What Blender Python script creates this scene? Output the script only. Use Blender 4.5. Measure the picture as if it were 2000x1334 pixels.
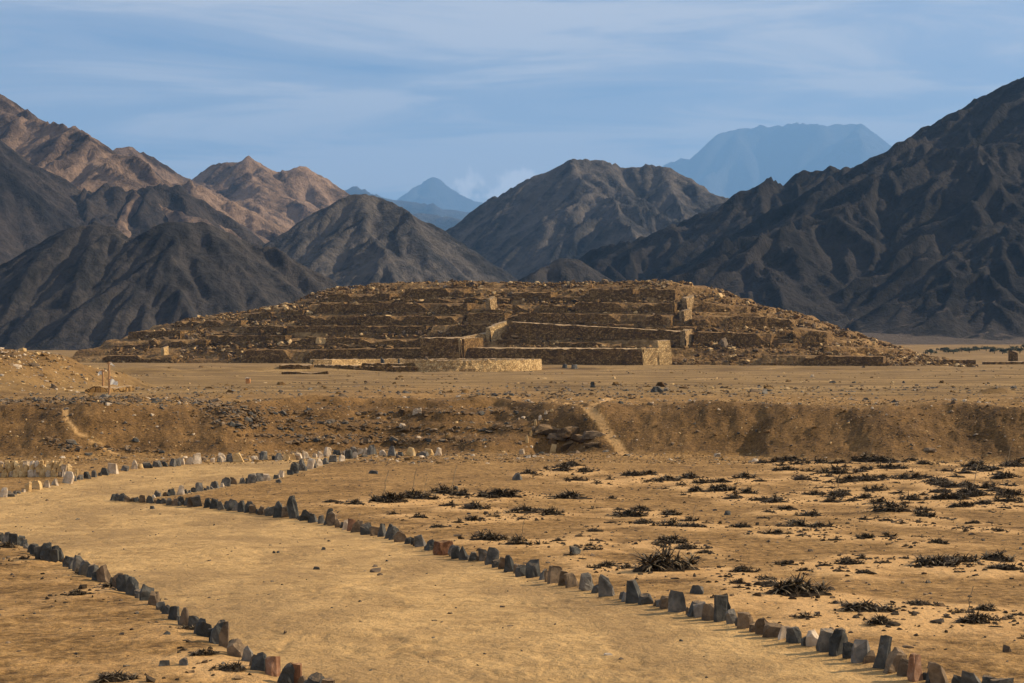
import bpy, bmesh, math, random
import numpy as np
from mathutils import Vector, noise as mnoise

sc = bpy.context.scene
for o in list(bpy.data.objects):
    bpy.data.objects.remove(o)
R = math.radians
F = 3333.0            # focal length in photo pixels (photo 2000 x 1334)
CX, HY = 1000.0, 680.0  # principal column, row of the horizon

# ------------------------------------------------------------------ camera
cam_d = bpy.data.cameras.new('camera'); cam = bpy.data.objects.new('camera', cam_d)
sc.collection.objects.link(cam)
cam.location = (0, 0, 0)
cam.rotation_euler = (R(90) + math.atan((HY - 667) / F), 0, 0)
cam_d.sensor_width = 36; cam_d.lens = 36 * F / 2000.0
cam_d.clip_start = 0.5; cam_d.clip_end = 60000
sc.camera = cam

# ------------------------------------------------------------------ sky, sun, exposure
SUN_EL, SUN_AZ = 31.0, 14.0       # azimuth: degrees from +X towards +Y (behind the scene)
sdir = Vector((math.cos(R(SUN_EL)) * math.cos(R(SUN_AZ)), math.cos(R(SUN_EL)) * math.sin(R(SUN_AZ)), math.sin(R(SUN_EL))))
w = bpy.data.worlds.new('World'); sc.world = w; w.use_nodes = True
nt = w.node_tree; nt.nodes.clear()
def N(nt, t, **k):
    n = nt.nodes.new(t)
    for a, b in k.items(): setattr(n, a, b)
    return n
out = N(nt, 'ShaderNodeOutputWorld'); bg = N(nt, 'ShaderNodeBackground'); bg.inputs[1].default_value = 0.055
sky = N(nt, 'ShaderNodeTexSky', sky_type='NISHITA', sun_disc=False)
sky.sun_elevation = R(SUN_EL); sky.sun_rotation = R(90 - SUN_AZ)
sky.altitude = 400; sky.air_density = 1.0; sky.dust_density = 0.6; sky.ozone_density = 2.2
tc = N(nt, 'ShaderNodeTexCoord'); sep = N(nt, 'ShaderNodeSeparateXYZ'); nt.links.new(tc.outputs['Generated'], sep.inputs[0])
def M(nt, op, a, b=None, c=None, clamp=False):
    n = N(nt, 'ShaderNodeMath', operation=op); n.use_clamp = clamp
    for i, v in enumerate((a, b, c)):
        if v is None: continue
        if isinstance(v, (int, float)): n.inputs[i].default_value = v
        else: nt.links.new(v, n.inputs[i])
    return n.outputs[0]
zz = M(nt, 'ADD', M(nt, 'MAXIMUM', sep.outputs[2], 0.0), 0.07)
comb = N(nt, 'ShaderNodeCombineXYZ')
nt.links.new(M(nt, 'DIVIDE', sep.outputs[0], zz), comb.inputs[0])
nt.links.new(M(nt, 'DIVIDE', sep.outputs[1], zz), comb.inputs[1])
def noise(nt, vec, scale, detail=4, rough=0.55, dist=0.0, w=None):
    n = N(nt, 'ShaderNodeTexNoise'); n.inputs['Scale'].default_value = scale
    n.inputs['Detail'].default_value = detail; n.inputs['Roughness'].default_value = rough
    n.inputs['Distortion'].default_value = dist
    if vec is not None: nt.links.new(vec, n.inputs['Vector'])
    return n.outputs['Fac']
def ramp(nt, fac, stops, interp='LINEAR'):
    r = N(nt, 'ShaderNodeValToRGB'); r.color_ramp.interpolation = interp
    el = r.color_ramp.elements
    while len(el) < len(stops): el.new(0.5)
    for e, (p, c) in zip(el, stops):
        e.position = p; e.color = (*c, 1) if len(c) == 3 else c
    nt.links.new(fac, r.inputs[0]); return r.outputs[0]
def mixc(nt, fac, a, b, blend='MIX'):
    m = N(nt, 'ShaderNodeMix', data_type='RGBA', blend_type=blend)
    for s, v in ((m.inputs[0], fac), (m.inputs[6], a), (m.inputs[7], b)):
        if isinstance(v, (int, float)): s.default_value = v
        elif isinstance(v, tuple): s.default_value = (*v, 1)
        else: nt.links.new(v, s)
    return m.outputs[2]
mp = N(nt, 'ShaderNodeMapping'); mp.inputs['Scale'].default_value = (0.55, 0.95, 1); mp.inputs['Location'].default_value = (3.1, 1.7, 0)
nt.links.new(comb.outputs[0], mp.inputs[0])
c1 = noise(nt, mp.outputs[0], 1.5, 9, 0.6, 0.8)
c2 = noise(nt, mp.outputs[0], 0.45, 3, 0.5, 0.2)
cl = M(nt, 'ADD', M(nt, 'MULTIPLY', c1, 0.62), M(nt, 'MULTIPLY', c2, 0.38))
clf = ramp(nt, cl, [(0.37, (0.08,) * 3), (0.47, (0.45,) * 3), (0.56, (1.0,) * 3)], 'EASE')
skyb = mixc(nt, 0.8, sky.outputs[0], mixc(nt, 1.0, sky.outputs[0], (0.66, 0.82, 1.06), 'MULTIPLY'))
skyc = mixc(nt, M(nt, 'MULTIPLY', clf, 0.85), skyb, (9.3, 8.7, 8.4))
# small heaped cloud low above the gap in the mountains
hx = M(nt, 'SUBTRACT', M(nt, 'DIVIDE', sep.outputs[0], sep.outputs[1]), -0.012); hz_ = M(nt, 'SUBTRACT', M(nt, 'DIVIDE', sep.outputs[2], sep.outputs[1]), 0.094)
hn = noise(nt, tc.outputs['Generated'], 48.0, 7, 0.62)
he = M(nt, 'ADD', M(nt, 'ADD', M(nt, 'POWER', M(nt, 'DIVIDE', hx, 0.030), 2.0), M(nt, 'POWER', M(nt, 'DIVIDE', hz_, 0.013), 2.0)), M(nt, 'MULTIPLY', M(nt, 'SUBTRACT', hn, .5), 7.0))
hf = M(nt, 'MULTIPLY', ramp(nt, he, [(0.0, (.55,) * 3), (1.0, (0,) * 3)], 'EASE'), M(nt, 'GREATER_THAN', sep.outputs[1], 0.0))
skyc = mixc(nt, hf, skyc, (17, 15.5, 14.5))
nt.links.new(skyc, bg.inputs[0]); nt.links.new(bg.outputs[0], out.inputs[0])

sl = bpy.data.lights.new('sun', 'SUN'); sun = bpy.data.objects.new('sun', sl); sc.collection.objects.link(sun)
sl.energy = 5.0; sl.angle = R(0.6); sl.color = (1.0, 0.80, 0.56)
sun.rotation_euler = sdir.to_track_quat('Z', 'Y').to_euler()
sun.location = sdir * 300
vs = sc.view_settings
vs.view_transform = 'Standard'; vs.look = 'None'; vs.gamma = 1; vs.use_curve_mapping = False
vs.exposure = 0.9
sc.render.engine = 'CYCLES'
sc.cycles.use_denoising = True
sc.cycles.max_bounces = 6; sc.cycles.diffuse_bounces = 3; sc.cycles.glossy_bounces = 2
sc.cycles.volume_bounces = 1

# ------------------------------------------------------------------ numpy noise
def _hash(ix, iy, seed):
    n = (ix.astype(np.int64) * 374761393 + iy.astype(np.int64) * 668265263 + seed * 974634777) & 0xFFFFFFFF
    n = ((n ^ (n >> 13)) * 1274126177) & 0xFFFFFFFF
    n = n ^ (n >> 16)
    return n / 4294967296.0
def pn(x, y, seed=0):
    ix, iy = np.floor(x), np.floor(y); fx, fy = x - ix, y - iy
    def g(dx, dy):
        a = _hash(ix + dx, iy + dy, seed) * 2 * np.pi
        return np.cos(a) * (fx - dx) + np.sin(a) * (fy - dy)
    u = fx * fx * fx * (fx * (fx * 6 - 15) + 10); v = fy * fy * fy * (fy * (fy * 6 - 15) + 10)
    a = g(0, 0); b = g(1, 0); c = g(0, 1); d = g(1, 1)
    return ((a + (b - a) * u) * (1 - v) + (c + (d - c) * u) * v) * 1.5
def fbm(x, y, octv=4, seed=0, gain=0.5, lac=2.03):
    r = 0; a = 1.0; t = 0
    for i in range(octv):
        r = r + a * pn(x, y, seed + i * 17); t += a; a *= gain; x = x * lac + 5.2; y = y * lac + 1.3
    return r / t
def ridged(x, y, octv=4, seed=0, gain=0.5, lac=2.03):
    r = 0; a = 1.0; t = 0
    for i in range(octv):
        r = r + a * (1 - np.abs(pn(x, y, seed + i * 17)) * 2); t += a; a *= gain; x = x * lac + 5.2; y = y * lac + 1.3
    return r / t
def eroded(x, y, dx, dy, seed):
    ix, iy = np.floor(x), np.floor(y); fx, fy = x - ix, y - iy; c = 0; sx = 0; sy = 0; wt = 0
    for i in range(-1, 3):
        for j in range(-1, 3):
            ox = _hash(ix + i, iy + j, seed + 50) * .7 - .35; oy = _hash(ix + i, iy + j, seed + 90) * .7 - .35
            qx = fx - i - ox; qy = fy - j - oy; w_ = np.exp(-(qx * qx + qy * qy) * 2.2); ph = (qx * dx + qy * dy) * 6.2832
            c = c + np.cos(ph) * w_; s_ = np.sin(ph) * w_; sx = sx - s_ * dx; sy = sy - s_ * dy; wt = wt + w_
    return c / wt, sx / wt, sy / wt
def sstep(a, b, x):
    t = np.clip((x - a) / (b - a), 0, 1); return t * t * (3 - 2 * t)

# ------------------------------------------------------------------ object helpers
C = sc.collection
def mesh_np(name, V, Fq, mats, smooth=False, mat_idx=None):
    V = np.asarray(V, dtype=np.float32); Fq = np.asarray(Fq, dtype=np.int32)
    me = bpy.data.meshes.new(name); k = Fq.shape[1]; nf = len(Fq)
    me.vertices.add(len(V)); me.vertices.foreach_set('co', V.ravel())
    me.loops.add(nf * k); me.loops.foreach_set('vertex_index', Fq.ravel())
    me.polygons.add(nf); me.polygons.foreach_set('loop_start', np.arange(0, nf * k, k, dtype=np.int32))
    me.polygons.foreach_set('loop_total', np.full(nf, k, dtype=np.int32))
    if mat_idx is not None: me.polygons.foreach_set('material_index', np.asarray(mat_idx, dtype=np.int32))
    me.polygons.foreach_set('use_smooth', np.full(nf, smooth, dtype=bool))
    me.update(calc_edges=True); me.validate()
    for m in (mats if isinstance(mats, (list, tuple)) else [mats]): me.materials.append(m)
    return me
def link(name, me, parent=None):
    o = bpy.data.objects.new(name, me); C.objects.link(o)
    if parent is not None: o.parent = parent
    return o
def empty(name, loc=(0, 0, 0), rz=0):
    o = bpy.data.objects.new(name, None); C.objects.link(o); o.location = loc; o.rotation_euler = (0, 0, rz); return o
def tag(o, label=None, cat=None, group=None, kind=None):
    if label: o['label'] = label
    if cat: o['category'] = cat
    if group: o['group'] = group
    if kind: o['kind'] = kind
    return o
def grid_faces(nr, nc):
    i = np.arange(nr - 1)[:, None] * nc + np.arange(nc - 1)[None, :]
    return np.stack([i, i + 1, i + nc + 1, i + nc], -1).reshape(-1, 4)
ORD = lambda n: '%d%s' % (n, 'th' if 10 <= n % 100 <= 20 else {1: 'st', 2: 'nd', 3: 'rd'}.get(n % 10, 'th'))

# ------------------------------------------------------------------ materials
def newmat(name, rough=0.95):
    m = bpy.data.materials.new(name); m.use_nodes = True; t = m.node_tree
    b = t.nodes['Principled BSDF']; b.inputs['Roughness'].default_value = rough
    b.inputs['Specular IOR Level'].default_value = 0.15
    return m, t, b
def coords(t, scale=(1, 1, 1), kind='Object'):
    c = N(t, 'ShaderNodeTexCoord'); mpp = N(t, 'ShaderNodeMapping'); mpp.inputs['Scale'].default_value = scale
    t.links.new(c.outputs[kind], mpp.inputs[0]); return mpp.outputs[0]
def bump(t, b, h, strength, dist):
    n = N(t, 'ShaderNodeBump'); n.inputs['Strength'].default_value = strength; n.inputs['Distance'].default_value = dist
    t.links.new(h, n.inputs['Height']); t.links.new(n.outputs[0], b.inputs['Normal'])
def voro(t, vec, scale, feature='F1', outp='Distance', rnd=1.0):
    v = N(t, 'ShaderNodeTexVoronoi', feature=feature); v.inputs['Scale'].default_value = scale
    v.inputs['Randomness'].default_value = rnd
    t.links.new(vec, v.inputs['Vector']); return v.outputs[outp]

def ground_material():
    m, t, b = newmat('desert_ground')
    P = coords(t)
    at = N(t, 'ShaderNodeAttribute', attribute_name='zone'); s = N(t, 'ShaderNodeSeparateColor'); t.links.new(at.outputs['Color'], s.inputs[0])
    path, emb, plaza, sand = s.outputs[0], s.outputs[1], s.outputs[2], at.outputs['Alpha']
    nA = noise(t, P, 0.55, 6, 0.62, 0.3); nB = noise(t, P, 3.2, 6, 0.62); nC = noise(t, P, 14, 4, 0.6); nD = noise(t, P, 0.12, 3, 0.5)
    nE = noise(t, P, 1.1, 5, 0.6, 0.6)
    # crusted field, warm brown with sandy flecks
    nF = noise(t, P, 7.0, 5, 0.72); nG = noise(t, P, 30.0, 3, 0.6)
    crust = ramp(t, M(t, 'ADD', M(t, 'MULTIPLY', nF, 0.5), M(t, 'ADD', M(t, 'MULTIPLY', nB, 0.25), M(t, 'MULTIPLY', nA, 0.25))), [(0.39, (0.072, 0.039, 0.012)), (0.47, (0.19, 0.107, 0.034)), (0.54, (0.31, 0.182, 0.062)), (0.63, (0.44, 0.268, 0.10))])
    sandc = ramp(t, nA, [(0.3, (0.47, 0.28, 0.108)), (0.7, (0.56, 0.345, 0.142))])
    sf = M(t, 'ADD', sand, M(t, 'MULTIPLY', M(t, 'SUBTRACT', nE, 0.5), 1.5))
    col = mixc(t, ramp(t, sf, [(0.28, (0,) * 3), (0.78, (1,) * 3)]), crust, sandc)
    pathc = ramp(t, M(t, 'ADD', M(t, 'MULTIPLY', nB, 0.5), M(t, 'MULTIPLY', nE, 0.5)), [(0.36, (0.28, 0.174, 0.068)), (0.48, (0.42, 0.27, 0.108)), (0.6, (0.51, 0.33, 0.135))])
    pathc = mixc(t, ramp(t, nF, [(0.30, (0.55,) * 3), (0.46, (0,) * 3)]), pathc, (0.22, 0.135, 0.06))
    nQ = noise(t, coords(t, (.5, .22, 1)), 1.0, 5, 0.6, 0.5)
    pathc = mixc(t, ramp(t, nQ, [(.42, (.62,) * 3), (.56, (0,) * 3)]), pathc, (0.24, 0.152, 0.064))
    col = mixc(t, path, col, pathc)
    embc = ramp(t, M(t, 'ADD', M(t, 'MULTIPLY', noise(t, coords(t, (1, 1, 1.4)), 7.5, 8, 0.82, 0.1), 0.65), M(t, 'MULTIPLY', nA, 0.35)), [(0.40, (0.038, 0.022, 0.009)), (0.47, (0.112, 0.063, 0.022)), (0.55, (0.182, 0.102, 0.036)), (0.66, (0.33, 0.192, 0.07))])
    col = mixc(t, emb, col, embc)
    nP = noise(t, coords(t, (0.10, 0.30, 1)), 1.0, 6, 0.6, 0.3)
    plc = ramp(t, nP, [(0.37, (0.12, 0.072, 0.024)), (0.46, (0.215, 0.134, 0.047)), (0.55, (0.28, 0.178, 0.065)), (0.66, (0.42, 0.272, 0.11))])
    plc2 = mixc(t, ramp(t, nB, [(0.42, (0,) * 3), (0.6, (0.5,) * 3)]), plc, (0.12, 0.075, 0.036))
    col = mixc(t, plaza, col, plc2)
    col = mixc(t, M(t, 'MULTIPLY', ramp(t, nG, [(0.56, (0,) * 3), (0.66, (1,) * 3)]), M(t, 'SUBTRACT', .75, M(t, 'MULTIPLY', path, .4))), col, mixc(t, 0.6, col, (0.05, 0.035, 0.02)))
    t.links.new(col, b.inputs['Base Color'])
    h = M(t, 'ADD', M(t, 'MULTIPLY', nB, 0.6), M(t, 'MULTIPLY', nF, 0.4))
    bump(t, b, h, 0.85, 0.16)
    return m
def rock_material(name, c0, c1, c2, sc_=1.0, bd=4.0, scree=None, fanc=(0.15, 0.125, 0.10)):
    m, t, b = newmat(name)
    P = coords(t)
    n1 = noise(t, P, 0.012 * sc_, 8, 0.6, 0.5); n2 = noise(t, P, 0.09 * sc_, 7, 0.68, 0.2); n3 = noise(t, coords(t, (1, 1, 0.35)), 0.28 * sc_, 6, 0.7, 0.4)
    f = M(t, 'ADD', M(t, 'MULTIPLY', n1, 0.45), M(t, 'ADD', M(t, 'MULTIPLY', n2, 0.35), M(t, 'MULTIPLY', n3, 0.2)))
    col = ramp(t, f, [(0.42, c0), (0.5, c1), (0.58, c2)])
    at = N(t, 'ShaderNodeAttribute', attribute_name='zone'); sp = N(t, 'ShaderNodeSeparateColor'); t.links.new(at.outputs['Color'], sp.inputs[0])
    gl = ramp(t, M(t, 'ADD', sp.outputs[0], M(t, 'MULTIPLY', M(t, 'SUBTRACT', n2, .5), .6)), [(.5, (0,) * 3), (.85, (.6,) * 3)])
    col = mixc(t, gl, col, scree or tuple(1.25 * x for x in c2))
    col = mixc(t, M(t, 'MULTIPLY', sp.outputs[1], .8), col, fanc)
    t.links.new(col, b.inputs['Base Color'])
    bump(t, b, M(t, 'ADD', M(t, 'MULTIPLY', n3, 0.7), M(t, 'MULTIPLY', n2, 0.8)), 1.0, bd * 1.4)
    return m
def masonry_material(name, dark, mid, light, cell=2.4):
    m, t, b = newmat(name)
    P = coords(t, (1, 1, 1.35))
    v = N(t, 'ShaderNodeTexVoronoi'); v.inputs['Scale'].default_value = cell; t.links.new(P, v.inputs['Vector'])
    s = N(t, 'ShaderNodeSeparateColor'); t.links.new(v.outputs['Color'], s.inputs[0])
    e = voro(t, P, cell, 'DISTANCE_TO_EDGE')
    n1 = noise(t, P, 0.35, 6, 0.65)
    f = M(t, 'ADD', M(t, 'MULTIPLY', s.outputs[0], 0.45), M(t, 'MULTIPLY', n1, 0.55))
    col = ramp(t, f, [(0.25, dark), (0.5, mid), (0.75, light)])
    col = mixc(t, ramp(t, e, [(0.0, (1,) * 3), (0.09, (0,) * 3)]), col, tuple(0.55 * x for x in dark))
    t.links.new(col, b.inputs['Base Color'])
    h = M(t, 'ADD', M(t, 'MULTIPLY', M(t, 'MINIMUM', e, 0.16), 3.0), M(t, 'MULTIPLY', s.outputs[1], 0.5))
    bump(t, b, h, 0.8, 0.16)
    return m
def rubble_material(name, dark, mid, light, s0=1.2):
    m, t, b = newmat(name)
    P = coords(t)
    n1 = noise(t, P, s0, 8, 0.7); n2 = noise(t, P, 0.12, 4, 0.55); v = voro(t, P, 1.9)
    f = M(t, 'ADD', M(t, 'MULTIPLY', n1, 0.6), M(t, 'MULTIPLY', n2, 0.4))
    t.links.new(ramp(t, f, [(0.38, dark), (0.5, mid), (0.62, light)]), b.inputs['Base Color'])
    bump(t, b, M(t, 'ADD', n1, M(t, 'MULTIPLY', v, -0.6)), 0.9, 0.35)
    return m
def stone_material(name, c0, c1, c2, rough=0.8, sc_=9.0):
    m, t, b = newmat(name, rough)
    oi = N(t, 'ShaderNodeObjectInfo'); P0 = coords(t)
    va = N(t, 'ShaderNodeVectorMath', operation='ADD'); t.links.new(P0, va.inputs[0])
    cb = N(t, 'ShaderNodeCombineXYZ'); r50 = M(t, 'MULTIPLY', oi.outputs['Random'], 50.0)
    for i in range(3): t.links.new(r50, cb.inputs[i])
    t.links.new(cb.outputs[0], va.inputs[1]); P = va.outputs[0]
    n1 = noise(t, P, sc_, 7, 0.65, 0.4); n2 = noise(t, P, sc_ * 0.35, 3, 0.5); n3 = noise(t, P, sc_ * 5, 4, 0.6)
    f = M(t, 'ADD', M(t, 'MULTIPLY', n1, 0.5), M(t, 'MULTIPLY', n2, 0.5))
    col = ramp(t, f, [(0.38, c0), (0.5, c1), (0.64, c2)])
    # dust held on upward faces
    g = N(t, 'ShaderNodeNewGeometry'); sp = N(t, 'ShaderNodeSeparateXYZ'); t.links.new(g.outputs['Normal'], sp.inputs[0])
    du = M(t, 'MULTIPLY', ramp(t, sp.outputs[2], [(0.55, (0,) * 3), (0.95, (1,) * 3)]), ramp(t, n3, [(0.35, (0,) * 3), (0.65, (0.7,) * 3)]))
    col = mixc(t, du, col, (0.36, 0.235, 0.115))
    t.links.new(col, b.inputs['Base Color'])
    bump(t, b, M(t, 'ADD', n1, M(t, 'MULTIPLY', n3, 0.3)), 0.6, 0.02)
    return m
def plain(name, c, rough=0.85, var=0.35, s=4.0):
    m, t, b = newmat(name, rough)
    n1 = noise(t, coords(t), s, 5, 0.6)
    t.links.new(ramp(t, n1, [(0.3, tuple(x * (1 - var) for x in c)), (0.7, tuple(min(1, x * (1 + var)) for x in c))]), b.inputs['Base Color'])
    return m

GROUND = ground_material()
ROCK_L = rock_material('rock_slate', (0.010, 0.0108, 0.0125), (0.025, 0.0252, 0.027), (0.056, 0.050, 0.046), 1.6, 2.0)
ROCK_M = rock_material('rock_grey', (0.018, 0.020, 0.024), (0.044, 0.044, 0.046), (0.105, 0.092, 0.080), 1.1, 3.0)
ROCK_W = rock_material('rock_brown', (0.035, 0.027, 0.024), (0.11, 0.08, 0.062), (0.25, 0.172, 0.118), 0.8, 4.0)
ROCK_SHADE = rock_material('rock_cloud_shade', (0.010, 0.0095, 0.0100), (0.025, 0.0220, 0.0215), (0.052, 0.043, 0.037), 1.0, 3.0)  # cloud shadow painted as a darker rock colour
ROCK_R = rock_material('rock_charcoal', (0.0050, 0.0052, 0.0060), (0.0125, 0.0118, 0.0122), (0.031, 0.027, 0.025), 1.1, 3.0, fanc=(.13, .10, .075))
ROCK_F = rock_material('rock_far', (0.04, 0.04, 0.04), (0.05, 0.05, 0.05), (0.06, 0.06, 0.06), 0.15, 20.0)
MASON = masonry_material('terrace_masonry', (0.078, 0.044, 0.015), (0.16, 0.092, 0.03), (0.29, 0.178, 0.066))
MASON_SUN_DIM = masonry_material('dim_sunlit_masonry', (0.17, 0.11, 0.048), (0.32, 0.21, 0.095), (0.46, 0.32, 0.155))  # weaker painted sunlight for the smaller wall ends
MASON_SUN = masonry_material('sunlit_masonry', (0.29, 0.19, 0.08), (0.47, 0.315, 0.138), (0.60, 0.43, 0.205))  # terrace stone made paler: sunlight painted into the sun-facing walls
RUBBLE = rubble_material('pyramid_rubble', (0.065, 0.036, 0.013), (0.165, 0.095, 0.033), (0.32, 0.20, 0.08))
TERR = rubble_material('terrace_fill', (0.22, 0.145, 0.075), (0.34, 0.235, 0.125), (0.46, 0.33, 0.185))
ST_DARK = stone_material('stone_dark', (0.026, 0.028, 0.026), (0.055, 0.057, 0.052), (0.11, 0.106, 0.092))
ST_GREY = stone_material('stone_grey', (0.055, 0.055, 0.049), (0.115, 0.11, 0.095), (0.23, 0.205, 0.165))
ST_BROWN = stone_material('stone_brown', (0.06, 0.043, 0.027), (0.125, 0.09, 0.056), (0.23, 0.165, 0.1))
ST_RED = stone_material('stone_rust', (0.09, 0.045, 0.025), (0.20, 0.098, 0.05), (0.31, 0.19, 0.12))
ST_UMB = stone_material('stone_umber', (0.03, 0.019, 0.010), (0.075, 0.047, 0.023), (0.16, 0.10, 0.05), .9, 4.0)
ST_PALE = stone_material('stone_pale', (0.30, 0.23, 0.15), (0.45, 0.36, 0.25), (0.62, 0.53, 0.40))
ST_YEL = stone_material('stone_yellow', (0.33, 0.21, 0.085), (0.50, 0.34, 0.15), (0.62, 0.46, 0.24))
LEAF_D = plain('dry_leaf_dark', (0.042, 0.029, 0.015), 0.8, 0.5, 18)
LEAF_P = plain('dry_leaf_pale', (0.24, 0.185, 0.11), 0.7, 0.4, 18)
MAT_D = plain('dead_leaf_mat', (0.034, 0.023, 0.012), 0.95, 0.5, 22)
PEB = plain('pebbles', (0.10, 0.075, 0.052), 0.9, 0.6, 3)
WOOD = plain('weathered_wood', (0.42, 0.24, 0.11), 0.8, 0.25, 9)
CLOTH = plain('white_cloth', (0.72, 0.70, 0.62), 0.9, 0.08, 6)
_t = CLOTH.node_tree; _tr = N(_t, 'ShaderNodeBsdfTranslucent'); _tr.inputs[0].default_value = (.8, .77, .68, 1); _mx = N(_t, 'ShaderNodeMixShader'); _mx.inputs[0].default_value = .5
_t.links.new(_t.nodes['Principled BSDF'].outputs[0], _mx.inputs[1]); _t.links.new(_tr.outputs[0], _mx.inputs[2]); _t.links.new(_mx.outputs[0], _t.nodes['Material Output'].inputs[0])
ADOBE = plain('orange_adobe', (0.50, 0.24, 0.09), 0.9, 0.2, 6)
GREEN = plain('valley_leaves', (0.05, 0.062, 0.035), 0.9, 0.5, 0.8)
BARK = plain('bark', (0.12, 0.09, 0.06), 0.9, 0.3, 5)

# ------------------------------------------------------------------ ground height
PY = np.array([-80, 0, 10, 15.7, 17, 21, 27, 33, 40, 47, 56, 66, 72, 80])
PZ = np.array([-2.6, -2.9, -2.98, -3.06, -3.08, -3.22, -3.5, -3.78, -4.1, -4.33, -4.42, -4.48, -4.5, -4.5])
QY = np.array([60, 75.5, 100, 140, 200, 268, 300, 335, 420, 500, 700, 1000, 3000, 20000])
QZ = np.array([-2.45, -2.48, -2.66, -2.95, -3.32, -3.75, -3.5, -3.1, -3.0, -2.0, 1.5, 5, 10, 12])
BPX = (np.array([-400, 0, 130, 300, 500, 700, 1000, 1100, 1250, 1450, 1500, 1700, 2000, 2400]) - CX) / F * 71
BY = np.array([893, 893, 894, 890, 886, 884, 884, 884, 889, 893, 898, 905, 909, 909])
def pix_x(px, Y): return (px - CX) / F * Y
DIPS = []    # (x, y, rx, ry, dz)
def base_height(X, Y):
    n1 = fbm(X / 9, Y / 9, 3, 5)
    zl = np.interp(Y, PY, PZ) + 0.10 * n1
    zh = np.interp(Y, QY, QZ) + 0.22 * fbm(X / 16, Y / 16, 4, 11) * sstep(74, 95, Y) * (1 - sstep(300, 330, Y) * 0.5) + .42 * fbm(X / 5.5, Y / 7, 3, 14) * (1 - sstep(84, 100, Y))
    Yb = 4.5 * F / (np.interp(X, BPX, BY) - HY)
    Yb = Yb + 2.3 * fbm(X / 7.0, X * 0 + 3.3, 2, 21) + 0.5 * np.abs(pn(X / 3.1, X * 0 + 9.1, 8))
    mid = sstep(-13, -9, X) * (1 - sstep(-1.0, 2.0, X))
    wid = 5.6 + 4.0 * mid + 1.4 * pn(X / 4, X * 0 + 1.7, 31)
    # trail notches running up the bank
    for (xa, ya, xb, yb, dep, ww) in NOTCH:
        tt = np.clip((Y - ya) / (yb - ya), -0.2, 1.2); xc = xa + (xb - xa) * tt
        Yb = Yb + dep * np.exp(-((X - xc) / ww) ** 2)
    k = (Y - Yb) / wid
    s = sstep(0, 1, k) * 0.55 + np.clip(k, 0, 1) * 0.45
    ledge = np.floor(k * 4 + 0.5 * pn(X / 2.2, Y / 3, 77)) / 4 + sstep(0.55, 1, (k * 4 + 0.5 * pn(X / 2.2, Y / 3, 77)) % 1) / 4
    s = s * (1 - 0.75 * mid) + 0.75 * mid * np.clip(ledge, 0, 1)
    z = zl * (1 - s) + zh * s
    for (x0, y0, rx, ry, dz) in DIPS:
        z = z + dz * np.exp(-(((X - x0) / rx) ** 2 + ((Y - y0) / ry) ** 2) ** 2)
    return z, s, k
NOTCH = [(-17.8, 71, -19.4, 75, .25, 0.45), (4.9, 72, 3.7, 76, 0.2, 0.4), (9.2, 69, 10.4, 73, .8, 0.5)]
DIPS += [(2.0, 75.0, 1.2, 1.4, -0.6)]
# rocky mound at the left edge, small spoil heaps on the plain
DIPS += [(-37, 113, 8.5, 8, 2.0), (-31.0, 122, 4.2, 8, 1.3), (-45, 115, 9, 9, 2.6), (-33.0, 104, 4, 5, 0.6)]
DIPS += [(28.7, 101, 1.0, 1.0, 0.38), (-58, 240, 14, 5, 0.9), (-38, 262, 16, 4, 0.8), (-78, 265, 18, 6, 1.2), (22, 292, 26, 3, 0.45), (50, 285, 22, 3, 0.4)]
DIPS += [(-43.2, 168, 6.0, 3.0, -0.9)]

def gz(X, Y):
    X = np.asarray(X, float); Y = np.asarray(Y, float)
    return base_height(X, Y)[0]
def hit(px, py, fn=gz, y0=9.0, y1=520.0, n=6000):
    Y = np.exp(np.linspace(math.log(y0), math.log(y1), n)); X = (px - CX) / F * Y; Z = (HY - py) / F * Y
    g = fn(X, Y); i = np.argmax(Z <= g)
    if not (Z <= g).any(): return None
    return float(X[i]), float(Y[i]), float(g[i])

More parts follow.
